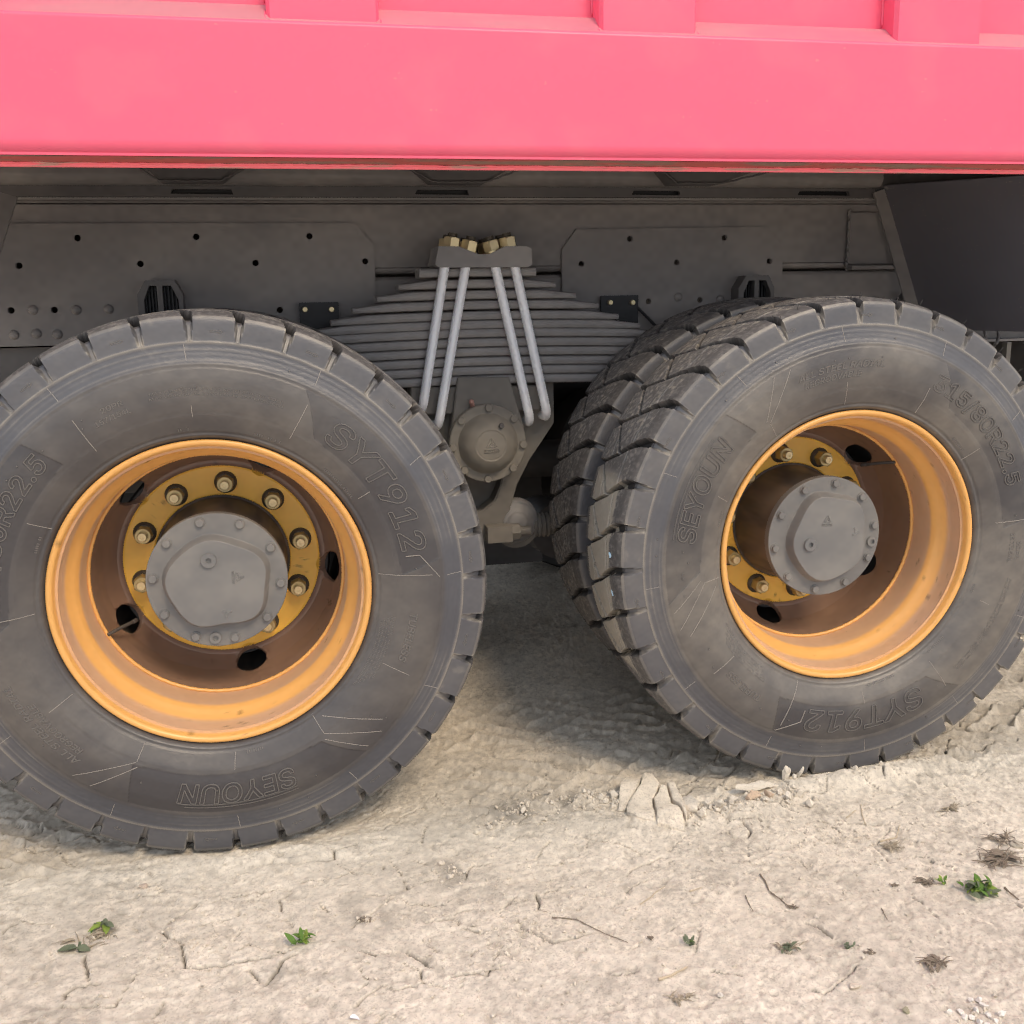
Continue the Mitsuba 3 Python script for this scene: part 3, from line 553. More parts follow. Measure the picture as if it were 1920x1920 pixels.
# ------------------------------------------------------------------ wheels
SEC_Y = [0.0125, 0.0035, -0.0045, -0.0085, -0.0155, -0.0255, -0.0305, -0.0310, -0.0275, -0.0215, -0.0170, -0.0150, -0.0140, -0.0122, -0.0085]
SEC_R = [0.2880, 0.3005, 0.3045, 0.3110, 0.3250, 0.3500, 0.3800, 0.4050, 0.4300, 0.4500, 0.4700, 0.4850, 0.5000, 0.5150, 0.5235]
_ys = PchipInterpolator(SEC_R, SEC_Y)
SPEED = None
def side_y(r): return _ys(r)
CR_Y = [-0.0085, 0.004, 0.030, 0.070, 0.114]; CR_R = [0.5235, 0.5290, 0.5322, 0.5344, 0.5350]
_cr_r = PchipInterpolator(CR_Y, CR_R)
def wrapdeg(a): return (a+180.0) % 360.0-180.0
def smoothr(r, c, w): return np.exp(-((r-c)/w)**2)
PANELS = [(4.0, 58.5), (-118.0, -56.0), (132.0, 186.0)]     # angle ranges of the hatched name panels
def tyre_mesh(rot, full=True, nth=1152, seed=0, dusty=0.0, mud=None, tint=1.0):
    r_side = np.concatenate([np.linspace(0.288, 0.31, 12), np.arange(0.3125, 0.4745, 0.0027), np.arange(0.475, 0.5235, 0.0022)]) if full else np.concatenate([np.linspace(0.288, 0.47, 22), np.arange(0.475, 0.5235, 0.004)])
    y_side = side_y(r_side)
    st = 0.0030 if full else 0.0046
    yc = np.arange(-0.0085, 0.2365, st); rc = _cr_r(np.minimum(yc, 0.228-yc))
    back_r = np.array([0.52, 0.51, 0.495, 0.475, 0.45, 0.43, 0.405, 0.38, 0.35, 0.32, 0.30, 0.288]); back_y = 0.228-side_y(back_r)
    Y = np.concatenate([y_side, yc, back_y]); R = np.concatenate([r_side, rc, back_r])
    kind = np.concatenate([np.zeros(len(r_side)), np.ones(len(yc)), 2*np.ones(len(back_r))]).astype(int)
    ty, trr = np.gradient(Y), np.gradient(R); L = np.hypot(ty, trr); nyv, nr = -trr/L, ty/L       # outward normal in (y, r): for side (r rising, y falling) n = (-,+)
    th = np.arange(nth)*2*np.pi/nth
    TH, YY = np.meshgrid(th, Y, indexing='ij'); _, RR = np.meshgrid(th, R, indexing='ij'); KK = np.broadcast_to(kind, TH.shape)
    t = TH/(2*np.pi)*PITCHES; w = np.clip(YY-0.114, -0.1275, 0.1275)
    g, notch, sipe = tread(t, w)
    ew = np.clip((0.128-np.abs(YY-0.114)), 0, 1)
    depth = np.zeros_like(TH); dust = np.zeros_like(TH)
    P3 = np.stack([RR*np.cos(TH), YY, RR*np.sin(TH)], -1)+seed*3.7
    # crown
    isc = KK == 1
    depth = np.where(isc, np.maximum(0.0180*g, 0.0050*sipe), 0)
    # shoulder notches, tapering down the side
    fr = np.clip((RR-0.478)/(0.5235-0.478), 0, 1)
    u = np.abs(((t+np.where(KK == 2, 0.6, 0.5)) % 1.0)-0.5)*LUG
    wn = 0.0042+0.0040*fr**1.2
    nt = (1-sst(wn*0.80, wn*1.12, u))
    sh = (KK == 0) & (RR > 0.478)
    sh2 = (KK == 2) & (RR > 0.478)
    depth = np.where(sh | sh2, nt*(0.0015+0.018*fr**1.3), depth)
    # side relief
    a = np.degrees(TH)
    side = KK == 0
    rel = 0.0013*smoothr(RR, 0.4762, 0.0016) + 0.0008*(smoothr(RR, 0.4640, 0.0013)+smoothr(RR, 0.4545, 0.0012)+smoothr(RR, 0.4450, 0.0012)) + 0.0005*(smoothr(RR, 0.4395, 0.0008)+smoothr(RR, 0.4365, 0.0008)) - 0.0012*smoothr(RR, 0.4335, 0.0012) - 0.0009*smoothr(RR, 0.3512, 0.0011) + 0.0012*smoothr(RR, 0.3085, 0.0014) - 0.0016*smoothr(RR, 0.3125, 0.0014)
    seam = np.abs(wrapdeg((a-95.0)*12)/12)*np.pi/180*RR
    panel = np.zeros_like(TH); lines = np.zeros_like(TH)
    for a0, a1 in PANELS:
        mid, hw = (a0+a1)/2, (a1-a0)/2
        da = wrapdeg(a-mid); sl = 7.0*np.clip((RR-0.392)/0.04, -1, 1)
        e = hw - np.abs(da) + np.where(da > 0, sl, -sl*0.4)*0.6
        rin = 0.3535+0.004*np.clip(1-e/6, 0, 1)
        pm = sst(0, 0.4, e)*sst(rin, rin+0.0014, RR)*(1-sst(0.432, 0.4335, RR)); panel = np.maximum(panel, pm)
    rel += -0.0009*panel
    hatch = panel*0.00022*np.sin(RR*2*np.pi/0.0054)
    disp = np.where(side, rel+hatch, 0) - depth
    wear = N3(P3, 30, 60+seed)
    disp = disp - np.where(isc, 0.0012*sst(0.55, 0.8, wear)*(1-g), 0)
    v = np.stack([(RR+disp*nr)*np.cos(TH), YY+disp*nyv, (RR+disp*nr)*np.sin(TH)], -1)
    # colour: clean rubber, field dust that clings to edges, ribs and treads
    base = np.array([0.047, 0.045, 0.047])*tint; dcol = np.array([0.29, 0.26, 0.215])
    n1, n2, n3 = N3(P3, 6, 70+seed), N3(P3, 40, 71+seed), N3(P3, 150, 72+seed)
    dust = np.where(RR > 0.44, 0.05, 0.13)*sst(0.3, 0.75, n1)*(0.5+n2) + dusty*np.where(RR > 0.44, 0.35, 1.0)*(0.35+0.65*n2)*sst(0.15, 0.6, n1)
    streak = sst(0.60, 0.78, N3(np.stack([RR*60, a*0.35, 0*a], -1), 1.0, 73+seed))*sst(0.4, 0.6, n2)
    dust += np.where(side & (RR > 0.440), 0.16*streak*sst(0.45, 0.7, n1), 0)
    dust += np.where(side, 0.85*np.exp(-((RR-0.4765)/0.0016)**2)*(0.45+n2*0.6), 0)
    edge = np.exp(-((u-wn*1.05)/0.0022)**2)
    dust += np.where(sh, 0.75*edge*(0.2+n2)*sst(0.38, 0.6, n2)+nt*0.34*(0.3+n2)*(1-fr)**1.2, 0)
    dust += np.where(sh & (RR > 0.517), 0.38*n2*(1-nt), 0)
    dust += np.where(sh, 0.05*(0.4+n2), 0)
    dust += np.where(isc, (1-g)*np.where(ew < 0.040, 0.45, 1.0)*(0.16+0.62*sst(0.44, 0.72, n3)*(0.35+n2)) + g*0.01, 0)
    dust += np.where(isc & (ew < 0.035), 0.05*n2*g, 0)
    dust += np.where(side, 0.30*(np.exp(-((RR-0.464)/0.0012)**2)+np.exp(-((RR-0.4545)/0.0011)**2)+np.exp(-((RR-0.445)/0.0011)**2))*sst(0.4, 0.65, n1)*(0.3+n2), 0)
    dust = dust - np.where(side, 0.10*panel, 0)
    if mud is not None:
        (m0, m1, y0, y1) = mud
        mm = sst(0, 6, (m1-m0)/2-np.abs(wrapdeg(np.degrees(TH+rot)-(m0+m1)/2)))*sst(0, 0.012, YY-y0+0.02*(n2-.5))*sst(0, 0.012, y1-YY)*isc
        dust = np.maximum(dust, mm*(1.1+0.5*n2)*(1-0.85*g*(n2 < .55)))
    dust = np.clip(dust, 0, 1.25)[..., None]
    sky_sheen = np.where(side, sst(0.435, 0.445, RR)*(1-sst(0.520, 0.5235, RR)), 0)[..., None]*(0.75+0.5*n1[..., None])  # sky reflection put into the colour as a bluish band on the upper sidewall
    base = base*np.array([1.02, 1.0, 1.03])*(1-sky_sheen) + np.array([0.060, 0.063, 0.076])*sky_sheen
    base = np.where(isc[..., None], np.array([0.060, 0.057, 0.058]), base)
    dcl = np.where((isc & (dust[..., 0] < 0.75))[..., None], np.array([0.285, 0.262, 0.240]), dcol)
    colv = base*(1-np.minimum(dust, 1)) + dcl*dust
    colv = colv*(0.9+0.2*n3[..., None])
    colv = colv*(1-0.07*panel[..., None])*(1-0.38*(panel*(1-panel)*4)[..., None])
    colv = np.where((isc & (g > 0.5))[..., None] & (dust < 0.5), colv*0.45, colv)*(1-0.62*np.where(isc, sipe, 0)[..., None])  # shade of grooves and sipes put into the colour
    n, m = TH.shape; I = np.arange(n*m).reshape(n, m); I2 = np.roll(I, -1, axis=0)
    A, Bq, C, D = I[:, :-1], I2[:, :-1], I2[:, 1:], I[:, 1:]
    f = np.concatenate([np.stack([A, C, Bq], -1).reshape(-1, 3), np.stack([A, D, C], -1).reshape(-1, 3)])
    bn = np.stack([nr*np.cos(TH), np.broadcast_to(nyv, TH.shape), nr*np.sin(TH)], -1).reshape(-1, 3); vv = v.reshape(-1, 3)
    fnv = np.cross(vv[f[:, 1]]-vv[f[:, 0]], vv[f[:, 2]]-vv[f[:, 0]]); fnv /= np.linalg.norm(fnv, axis=1, keepdims=True)+1e-12
    dt = (fnv*bn[f[:, 0]]).sum(1)
    if np.median(dt) < 0: f = f[:, ::-1]; dt = -dt
    wall = dt < 0.80                                             # groove walls get vertices of their own, so that block edges stay crisp
    wv = np.unique(f[wall]); remap = np.arange(len(vv)); remap[wv] = len(vv)+np.arange(len(wv))
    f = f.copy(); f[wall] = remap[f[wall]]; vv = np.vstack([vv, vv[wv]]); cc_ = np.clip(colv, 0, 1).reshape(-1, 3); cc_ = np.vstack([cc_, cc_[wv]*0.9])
    c_, s_ = math.cos(rot), math.sin(rot)
    x, z = vv[:, 0]*c_-vv[:, 2]*s_, vv[:, 0]*s_+vv[:, 2]*c_
    return trimesh.Trimesh(np.stack([x, vv[:, 1], z], -1), f, process=False), cc_
# --- raised lettering on the sidewall
_tx = {}
def text_poly(s, bold=True):
    if (s, bold) not in _tx:
        m = meshkit.text_mesh(s, 1.0, 0.1, bold); t = m.triangles[m.face_normals[:, 2] > 0.9][:, :, :2]
        _tx[s, bold] = unary_union([Polygon(q_) for q_ in t if Polygon(q_).area > 1e-9]).buffer(0.004).buffer(-0.004)
    return _tx[s, bold]
def wrap_mesh(poly, th0, r0, rot, hgt=0.0011, maxe=0.010):
    """poly in metres: x along the arc (clockwise), y radially outwards from r0"""
    out = []
    for g in getattr(poly, 'geoms', [poly]):
        if g.area < 1e-7: continue
        g = g.simplify(0.00012).segmentize(maxe)
        try: m = trimesh.creation.extrude_polygon(g, 1.0, engine='earcut')
        except Exception: continue
        v = m.vertices; r = r0+v[:, 1]; th = th0 - v[:, 0]/r0 + rot
        y = side_y(np.clip(r, 0.29, 0.5235)) + 0.0012 - v[:, 2]*(0.0012+hgt)
        out.append(trimesh.Trimesh(np.c_[r*np.cos(th), y, r*np.sin(th)], m.faces[:, ::-1], process=False))
    return out
def fit_text(s, height, width=None, slant=0.0, bold=True):
    p = text_poly(s, bold); p = affinity.scale(p, height, height, origin=(0, 0))
    if slant: p = affinity.skew(p, math.degrees(math.atan(slant)), 0, origin=(0, 0))
    x0, _, x1, _ = p.bounds
    if width: p = affinity.scale(p, width/(x1-x0), 1, origin=(x0, 0))
    x0, _, x1, _ = p.bounds; return affinity.translate(p, -(x0+x1)/2, 0)
def outline(p, w=0.0016): return p.buffer(w*0.55, join_style=2).difference(p.buffer(-w*0.6, join_style=2))
SEAMS = [[[121.5,0.407],[121.75,0.34]],[[91.55,0.3645],[91.62,0.3432]],[[61.28,0.4083],[61.63,0.3355]],[[31.9,0.3558],[31.9,0.3297]],[[2.28,0.4159],[3.91,0.3123]],[[151.7,0.3495],[151.1,0.3088]],[[-26.75,0.348],[-27.1,0.406]],[[-56.7,0.3061],[-57.0,0.3467]],[[-86.9,0.317],[-87.6,0.3482]],[[-118.0,0.315],[-117.9,0.3504]],[[-148,0.315],[-147.9,0.3635]],[[-178.1,0.3731],[-178.8,0.316]],[[-118.1,0.3521],[-131.0,0.4266]],[[-117.0,0.3588],[-125.9,0.4287]],[[-57.1,0.3476],[-44.6,0.4243]],[[-57.9,0.3581],[-50.0,0.4266]],[[8.87,0.3692],[8.44,0.3962],[1.47,0.4303]],[[-54.1,0.3198],[-48.3,0.3538],[-41.7,0.409]]]
SEAMS += [[[1.6+30*k, 0.4455], [1.9+30*k, 0.4755]] for k in range(12)]
def strip_on_side(pts, wd, rot, hgt):
    """a thin raised line along points (degrees, radius) of the sidewall"""
    p = np.array(pts); xy = np.c_[p[:, 1]*np.cos(np.radians(p[:, 0])), p[:, 1]*np.sin(np.radians(p[:, 0]))]; d = dense(xy, 0.005)
    t = np.gradient(d, axis=0); t /= np.linalg.norm(t, axis=1, keepdims=True); nrm_ = np.c_[-t[:, 1], t[:, 0]]
    rows = [d-nrm_*wd, d-nrm_*wd*0.5, d+nrm_*wd*0.5, d+nrm_*wd]; hs = [-0.0008, hgt, hgt, -0.0008]; V = []
    for q_, h in zip(rows, hs):
        r = np.hypot(q_[:, 0], q_[:, 1]); c_, s_ = math.cos(rot), math.sin(rot)
        V.append(np.c_[q_[:, 0]*c_-q_[:, 1]*s_, side_y(np.clip(r, 0.29, 0.5235))-h, q_[:, 0]*s_+q_[:, 1]*c_])
    n = len(d); f = []
    for k in range(3):
        i = np.arange(n-1); a, b_, c_, e = k*n+i, k*n+i+1, (k+1)*n+i+1, (k+1)*n+i; f += [np.c_[a, b_, c_], np.c_[a, c_, e]]
    m = trimesh.Trimesh(np.vstack(V), np.vstack(f), process=False)
    if m.face_normals[:, 1].mean() > 0: m.faces = m.faces[:, ::-1]
    return m
def seams(rot): return cat_([strip_on_side(q_, 0.0008, rot, 0.0007) for q_ in SEAMS])
def arc_line(a0, a1, r, rot): return strip_on_side([(a, r) for a in np.linspace(a0, a1, 40)], 0.0010, rot, 0.0009)
def lettering(rot):
    D = math.radians; o = []
    o += wrap_mesh(outline(fit_text('SYT912', 0.046, 0.275, 0.12)), D(31.5), 0.366, rot)
    o += wrap_mesh(outline(fit_text('SEYOUN', 0.038, 0.215, 0.10)), D(-87.3), 0.374, rot)
    for k in (0.0, 0.0060): o.append(arc_line(-103.5+k*300, -71.5, 0.4155+k, rot))
    o += wrap_mesh(outline(fit_text('315/80R22.5', 0.033, 0.305, 0.05), 0.0014), D(157.5), 0.374, rot)
    o += wrap_mesh(fit_text('ALL STEEL RADIAL', 0.0125, 0.195, 0.25), D(-146), 0.392, rot, 0.0009)
    o += wrap_mesh(fit_text('REGROOVABLE', 0.0115, 0.130, 0.25), D(-143), 0.3735, rot, 0.0009)
    o += wrap_mesh(fit_text('TUBELESS', 0.0145, 0.098, 0.15), D(-16.5), 0.3735, rot, 0.0009)
    o += wrap_mesh(fit_text('20PR', 0.0090, 0.040), D(111.5), 0.391, rot, 0.0007)
    o += wrap_mesh(fit_text('157/154L', 0.0090, 0.066), D(112.5), 0.374, rot, 0.0007)
    for i, s in enumerate(['MAX LOAD SINGLE 4125 KG AT 850 KPA COLD', 'MAX LOAD DUAL 3750 KG AT 850 KPA COLD']):
        o += wrap_mesh(fit_text(s, 0.0048, 0.235, bold=False), D(84.5), 0.3915-0.0080*i, rot, 0.0006)
    for i in range(5):
        q_ = unary_union([Polygon([(x, 0), (x+0.0018, 0), (x+0.0018, 0.0030), (x, 0.0030)]) for x in np.arange(-0.068, 0.068, 0.0034) if rng2.random() < 0.8])
        o += wrap_mesh(q_, D(-21-1.2*i), 0.343-0.0055*i, rot, 0.0005)
    for ang, ln in [(68, 0.05), (40, 0.075), (-80, 0.03), (158, 0.035), (95, 0.02)]:
        q_ = unary_union([Polygon([(x, 0), (x+0.0022, 0), (x+0.0022, 0.0048), (x, 0.0048)]) for x in np.arange(-ln/2, ln/2, 0.0042) if rng2.random() < 0.85])
        o += wrap_mesh(q_, D(ang), 0.3185, rot, 0.0006)
    arrow = Polygon([(-0.012, 0), (0.004, 0), (0.004, -0.0022), (0.012, 0.0016), (0.004, 0.0055), (0.004, 0.0034), (-0.012, 0.0034)])
    arrow = arrow.difference(arrow.buffer(-0.0009, join_style=2))
    for k in range(0, PITCHES, 2): o += wrap_mesh(arrow if True else None, (k+0.5)*2*math.pi/PITCHES, 0.4945, rot, 0.0006)
    spew = unary_union([Point(0, 0).buffer(0.0013, 4)])
    for k in range(26): o += wrap_mesh(spew, rng2.random()*6.283, float(rng2.choice([0.398, 0.412, 0.452, 0.385])), rot, 0.0022)
    return cat_(o)
rng2 = np.random.default_rng(5)
# --- rim, disc, hub
RIM = [(0.2800, 0.0150), (0.2935, 0.0105), (0.2980, 0.0060), (0.2990, 0.0015), (0.2975, -0.0020), (0.2945, -0.0038), (0.2910, -0.0032), (0.2875, -0.0002), (0.2858, 0.0055), (0.2845, 0.0130), (0.2815, 0.0300), (0.2790, 0.0470), (0.2760, 0.0560), (0.2690, 0.0680), (0.2610, 0.0790), (0.2565, 0.0890), (0.2550, 0.1000), (0.2545, 0.1300), (0.2540, 0.1780), (0.2545, 0.1950), (0.2650, 0.2150), (0.2990, 0.2280), (0.2990, 0.2320)]
ORANGE, YEL, BEIGE, BROWN = np.array([0.70, 0.365, 0.105]), np.array([0.92, 0.53, 0.075]), np.array([0.47, 0.315, 0.240]), np.array([0.225, 0.140, 0.100])
def colours(v, c, seed, amt=0.12):
    n = N3(v+seed, 25, 80)[:, None]; n2 = N3(v+seed, 120, 81)[:, None]
    n3 = sst(0.70, 0.78, N3(v+seed, 75, 82))[:, None]*sst(0.5, 0.62, N3(v+seed, 9, 84))[:, None]
    return np.clip(c*(1-amt+2*amt*n)*(0.96+0.08*n2)*(1-0.45*n3), 0, 1)
def rim_mesh(seed):
    p = np.array(RIM); d = np.r_[0, np.cumsum(np.hypot(*np.diff(p, axis=0).T))]; s = np.linspace(0, d[-1], 120)
    rr, yy = PchipInterpolator(d, p[:, 0])(s), PchipInterpolator(d, p[:, 1])(s)
    m = revolve(np.c_[rr, yy], 192); r = np.hypot(m.vertices[:, 0], m.vertices[:, 2]); y = m.vertices[:, 1]
    beige_band = (sst(0.008, 0.018, y)*(1-sst(0.050, 0.062, y)) + sst(0.084, 0.094, y))[:, None]  # greyer beige bands along the barrel; lip and bend stay orange
    dn = N3(m.vertices+seed, 11, 83)[:, None]
    c = ORANGE*(1-beige_band*(0.55+0.3*dn)) + BEIGE*beige_band*(0.55+0.3*dn)
    return m, colours(m.vertices, c, seed, 0.05)
def disc_mesh(vent0, seed):
    # outer face then back face: closed solid, vents cut through
    front = [(0.1424, 0.2890), (0.1450, 0.2868), (0.2025, 0.2868), (0.2060, 0.2880), (0.2110, 0.2920), (0.2180, 0.2905), (0.2300, 0.2780), (0.2420, 0.2590), (0.2490, 0.2330), (0.2510, 0.2050), (0.2512, 0.1560)]
    back = [(0.2538, 0.1560), (0.2538, 0.2330), (0.2500, 0.2650), (0.2360, 0.2880), (0.2180, 0.3040), (0.2040, 0.3020), (0.1424, 0.3020)]
    pts = front+back
    cs = m3.CrossSection([[list(q_) for q_ in pts]], m3.FillRule.EvenOdd)
    sol = m3.Manifold.revolve(cs, 180)          # axis z, profile x=r, y->z
    if sol.volume() < 0: sol = m3.Manifold.revolve(m3.CrossSection([[list(q_) for q_ in pts[::-1]]], m3.FillRule.EvenOdd), 180)
    cut = m3.Manifold()
    for k in range(5):
        a = vent0+72*k
        d = m3.Manifold.cylinder(0.12, 0.0330, 0.0330, 40, True).rotate([0, 52, 0]).translate([0.2330, 0, 0.2720]).rotate([0, 0, a])
        sol = sol - d
    m = to_tm(sol); v = m.vertices.copy()
    m.vertices = np.c_[v[:, 0], v[:, 2], v[:, 1]]; m.faces = m.faces[:, ::-1]
    m = m.subdivide_to_size(0.012) if hasattr(m, 'subdivide_to_size') else m
    return m
def split_disc(m):
    c = m.triangles_center; r = np.hypot(c[:, 0], c[:, 2]); pad = (r < 0.2068)
    return m.submesh([np.where(pad)[0]], append=True, repair=False), m.submesh([np.where(~pad)[0]], append=True, repair=False)
def cover_mesh(off):
    nt, th = 240, np.arange(240)*2*np.pi/240
    a = np.degrees(th)-off
    def boss(a):
        ks = [97, 173, 241, 317, 380]; rs = [0.0985, 0.1110, 0.1070, 0.1165, 0.1135]
        aa = [97-77, 97, 59, 135, 173, 207, 241, 277, 317, 350]; rr = [0.1135, 0.0985, 0.0935, 0.0985, 0.1115, 0.1035, 0.1075, 0.0925, 0.1165, 0.1035]
        o = np.argsort(aa); aa = np.array(aa)[o]; rr = 0.104+0.80*(np.array(rr)[o]-0.104)
        from scipy.interpolate import CubicSpline
        cs = CubicSpline(np.r_[aa, aa[0]+360], np.r_[rr, rr[0]], bc_type='periodic'); return cs(a % 360)
    Rb = boss(a)
    s = np.r_[np.linspace(0.0, 0.72, 10), np.linspace(0.80, 1.0, 22)]
    rows, hs = [], []
    for q_ in s:
        rows.append(Rb*q_*0.985); hs.append(np.full(nt, -0.024*(1-sst(0.895, 0.99, q_)) - 0.0010*(1-q_*q_)))
    for q_, h in [(0.0, 0.0), (0.5, 0.0), (0.97, 0.0), (1.0, 0.0009)]:
        rows.append(Rb*0.99*(1-q_)+0.1374*q_); hs.append(np.full(nt, h))
    rows.append(np.full(nt, 0.1378)); hs.append(np.full(nt, 0.0022)); rows.append(np.full(nt, 0.1378)); hs.append(np.full(nt, 0.019)); rows.append(np.full(nt, 0.100)); hs.append(np.full(nt, 0.019))
    Rr, Hh = np.array(rows).T, np.array(hs).T
    v = np.stack([Rr*np.cos(th)[:, None], Hh+0.1087, Rr*np.sin(th)[:, None]], -1); k = v.shape[1]
    i, j = np.meshgrid(np.arange(nt), np.arange(k-1), indexing='ij'); i2 = (i+1) % nt
    A, Bq, C, D = i*k+j, i2*k+j, i2*k+j+1, i*k+j+1
    f = np.concatenate([np.stack([A, Bq, C], -1).reshape(-1, 3), np.stack([A, C, D], -1).reshape(-1, 3)])
    return trimesh.Trimesh(v.reshape(-1, 3), f, process=False)
def plug(rad, sock):
    A = m3.Manifold.cylinder(0.006, rad, rad*0.96, 32)-m3.Manifold.extrude(m3.CrossSection.circle(sock, 6), 0.02).translate([0, 0, 0.0008])
    m = to_tm(A); v = m.vertices.copy(); m.vertices = np.c_[v[:, 0], -v[:, 2], v[:, 1]]; m.fix_normals(); return m
def at(m, x, y=0.0): return moved(m, x, y, ZA)
def polar(rho, a, y, x0=0): return (x0+rho*math.cos(math.radians(a)), y, ZA+rho*math.sin(math.radians(a)))
def rot_y(m, deg):
    m = m.copy(); a = math.radians(deg); v = m.vertices.copy()
    m.vertices = np.c_[v[:, 0]*math.cos(a)-v[:, 2]*math.sin(a), v[:, 1], v[:, 0]*math.sin(a)+v[:, 2]*math.cos(a)]; return m
def wheel(x, rot, hub, vent0, stem_k, seed, dusty, mud, lab, trot):
    W = free(f'{TR}__wheel'); labels[W] = {'label': lab}
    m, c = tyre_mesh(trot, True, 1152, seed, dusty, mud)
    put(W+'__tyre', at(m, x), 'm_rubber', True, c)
    put(W+'__sidewall_lettering', at(lettering(rot), x), 'm_letter', 25)
    put(W+'__mould_seam', at(seams(rot), x), 'm_seam', 25, kind='stuff')
    m, c = rim_mesh(seed); put(W+'__rim', at(m, x), 'm_rim', True, c)
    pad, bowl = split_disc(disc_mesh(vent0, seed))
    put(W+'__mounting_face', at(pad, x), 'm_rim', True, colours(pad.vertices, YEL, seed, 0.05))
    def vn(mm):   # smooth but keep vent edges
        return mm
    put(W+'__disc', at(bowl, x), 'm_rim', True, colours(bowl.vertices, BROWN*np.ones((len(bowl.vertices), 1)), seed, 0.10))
    wp = np.array([polar(0.2515, a, 0.1560+0.0007*math.sin(a*7.0), 0) for a in np.linspace(0, 360, 241)])
    wp[:, 2] -= ZA; m = tube(wp, 0.0040, 8); put(W+'__weld_bead', at(m, x), 'm_rim', True, colours(m.vertices, ORANGE, seed))
    put(W+'__hub', at(revolve([(0.1300, 0.1275), (0.1310, 0.135), (0.1312, 0.20), (0.1330, 0.24), (0.1375, 0.2865), (0.1424, 0.2895)], 96), x), 'm_drum', 40)
    put(W+'__brake_drum', at(revolve([(0.10, 0.303), (0.225, 0.303), (0.23, 0.31), (0.23, 0.50), (0.10, 0.505)], 64), x), 'm_black', 40)
    put(W+'__hub_cover', at(cover_mesh(hub), x), 'm_hub', 50)
    hd = cat_([hexnut(0.0072, 0.0085), revolve([(0.0001, -0.0022), (0.0098, -0.0022), (0.0106, -0.0004), (0.0106, 0.0004)], 20)])
    for k in range(10):
        a = hub+30.6+36*k-0.9
        put(W+'__cover_bolt', moved(rot_y(hd, a+13*k), *polar(0.1235, a, 0.1085, x)), 'm_hub', 25)
    put(W+'__plug', moved(rot_y(plug(0.0150, 0.0062), 20), *polar(0.0503, hub+103.9, 0.1087-0.0247, x)), 'm_hub', 25)
    put(W+'__plug', moved(rot_y(plug(0.0120, 0.0062), 5), *polar(0.1192, hub-96.2, 0.1086, x)), 'm_hub', 25)
    em = rot_y(emblem(0.0125, 0.0014), hub-90); put(W+'__emblem', moved(em, *polar(0.0450, hub+14, 0.1087-0.0250, x)), 'm_hub', False)
    mk = cat_([box(-0.0085, 0.0085, -0.0016, 0.001, -0.0018, 0.0018), box(-0.0016, 0.0016, -0.0016, 0.001, 0.0022, 0.011), trimesh.creation.icosphere(2, 0.0026).apply_translation((0, 0, 0.0125))])
    put(W+'__cast_mark', moved(rot_y(mk, hub-70), *polar(0.0640, hub-80, 0.1087-0.0242, x)), 'm_hub', False)
    fl = revolve([(0.0001, -0.008), (0.0185, -0.008), (0.0225, -0.0045), (0.0240, -0.0015), (0.0240, 0.002)], 28)
    nt = moved(hexnut(0.0162, 0.028), 0, -0.007, 0); stud = cat_([moved(revolve([(0.0001, -0.012), (0.0030, -0.012), (0.0034, -0.0135), (0.0085, -0.0135), (0.0098, -0.012), (0.0100, 0)], 22), 0, -0.034, 0)])
    for k in range(10):
        a = hub+84+36*k
        pz = polar(0.1705, a, 0.2868, x)
        put(W+'__nut_washer', moved(fl, *pz), 'm_washer', 35); put(W+'__lug_nut', moved(rot_y(nt, 7*k+a), *pz), 'm_nut', 25); put(W+'__stud', moved(stud, *pz), 'm_brass', 30)
    a = vent0+72*stem_k
    p0, p1 = np.array(polar(0.2480, a-3.5, 0.150, x)), np.array(polar(0.2120, a, 0.2100, x))
    put(W+'__valve_stem', cat_([tube(dense([p0, p0*0.5+p1*0.5+np.array([0, 0, 0.001]), p1], 0.01), 0.0036, 10), tube(dense([p1, p1+(p1-p0)*0.18], 0.004), 0.0047, 10)]), 'm_drum', True)
    return W
rotL, rotR = 0.0, math.radians(-115.5)
wheel(0.0, rotL, 0.0, -7.0, 3, 1, 0.11, None, 'left wheel with yellow rim and dusty tyre', math.radians(0.6))
wheel(WB, rotR, 87.0, -30.0, 1, 2, 0.36, (158, 212, 0.035, 0.21), 'right wheel with paler dust and dried mud in its tread', math.radians(1.4))
# inner twins and the far side
rimb = revolve([(0.2985, 0.0), (0.285, 0.01), (0.28, 0.05), (0.255, 0.09), (0.255, 0.19), (0.285, 0.22), (0.2985, 0.228)], 64)
for i, x in enumerate((0.0, WB)):
    k = free(f'{TR}__inner_wheel'); labels[k] = {'label': ['inner twin wheel behind the left wheel', 'inner twin wheel behind the right wheel'][i]}
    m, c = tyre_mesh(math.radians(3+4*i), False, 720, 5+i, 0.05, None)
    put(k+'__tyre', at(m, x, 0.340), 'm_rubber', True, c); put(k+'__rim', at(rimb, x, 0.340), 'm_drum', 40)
far = revolve([(0.29, 0.012), (0.33, -0.015), (0.40, -0.031), (0.47, -0.016), (0.522, -0.008), (0.535, 0.03), (0.535, 0.2), (0.522, 0.236), (0.47, 0.244), (0.40, 0.259), (0.33, 0.243), (0.29, 0.216)], 72)
for x in (0.0, WB):
    for y in (1.83, 2.17): tp('far_wheel', cat_([at(far, x, y), at(revolve([(0.02, 0.1), (0.295, 0.1), (0.295, 0.12), (0.02, 0.12)], 48), x, y)]), 'm_innertube', 40)
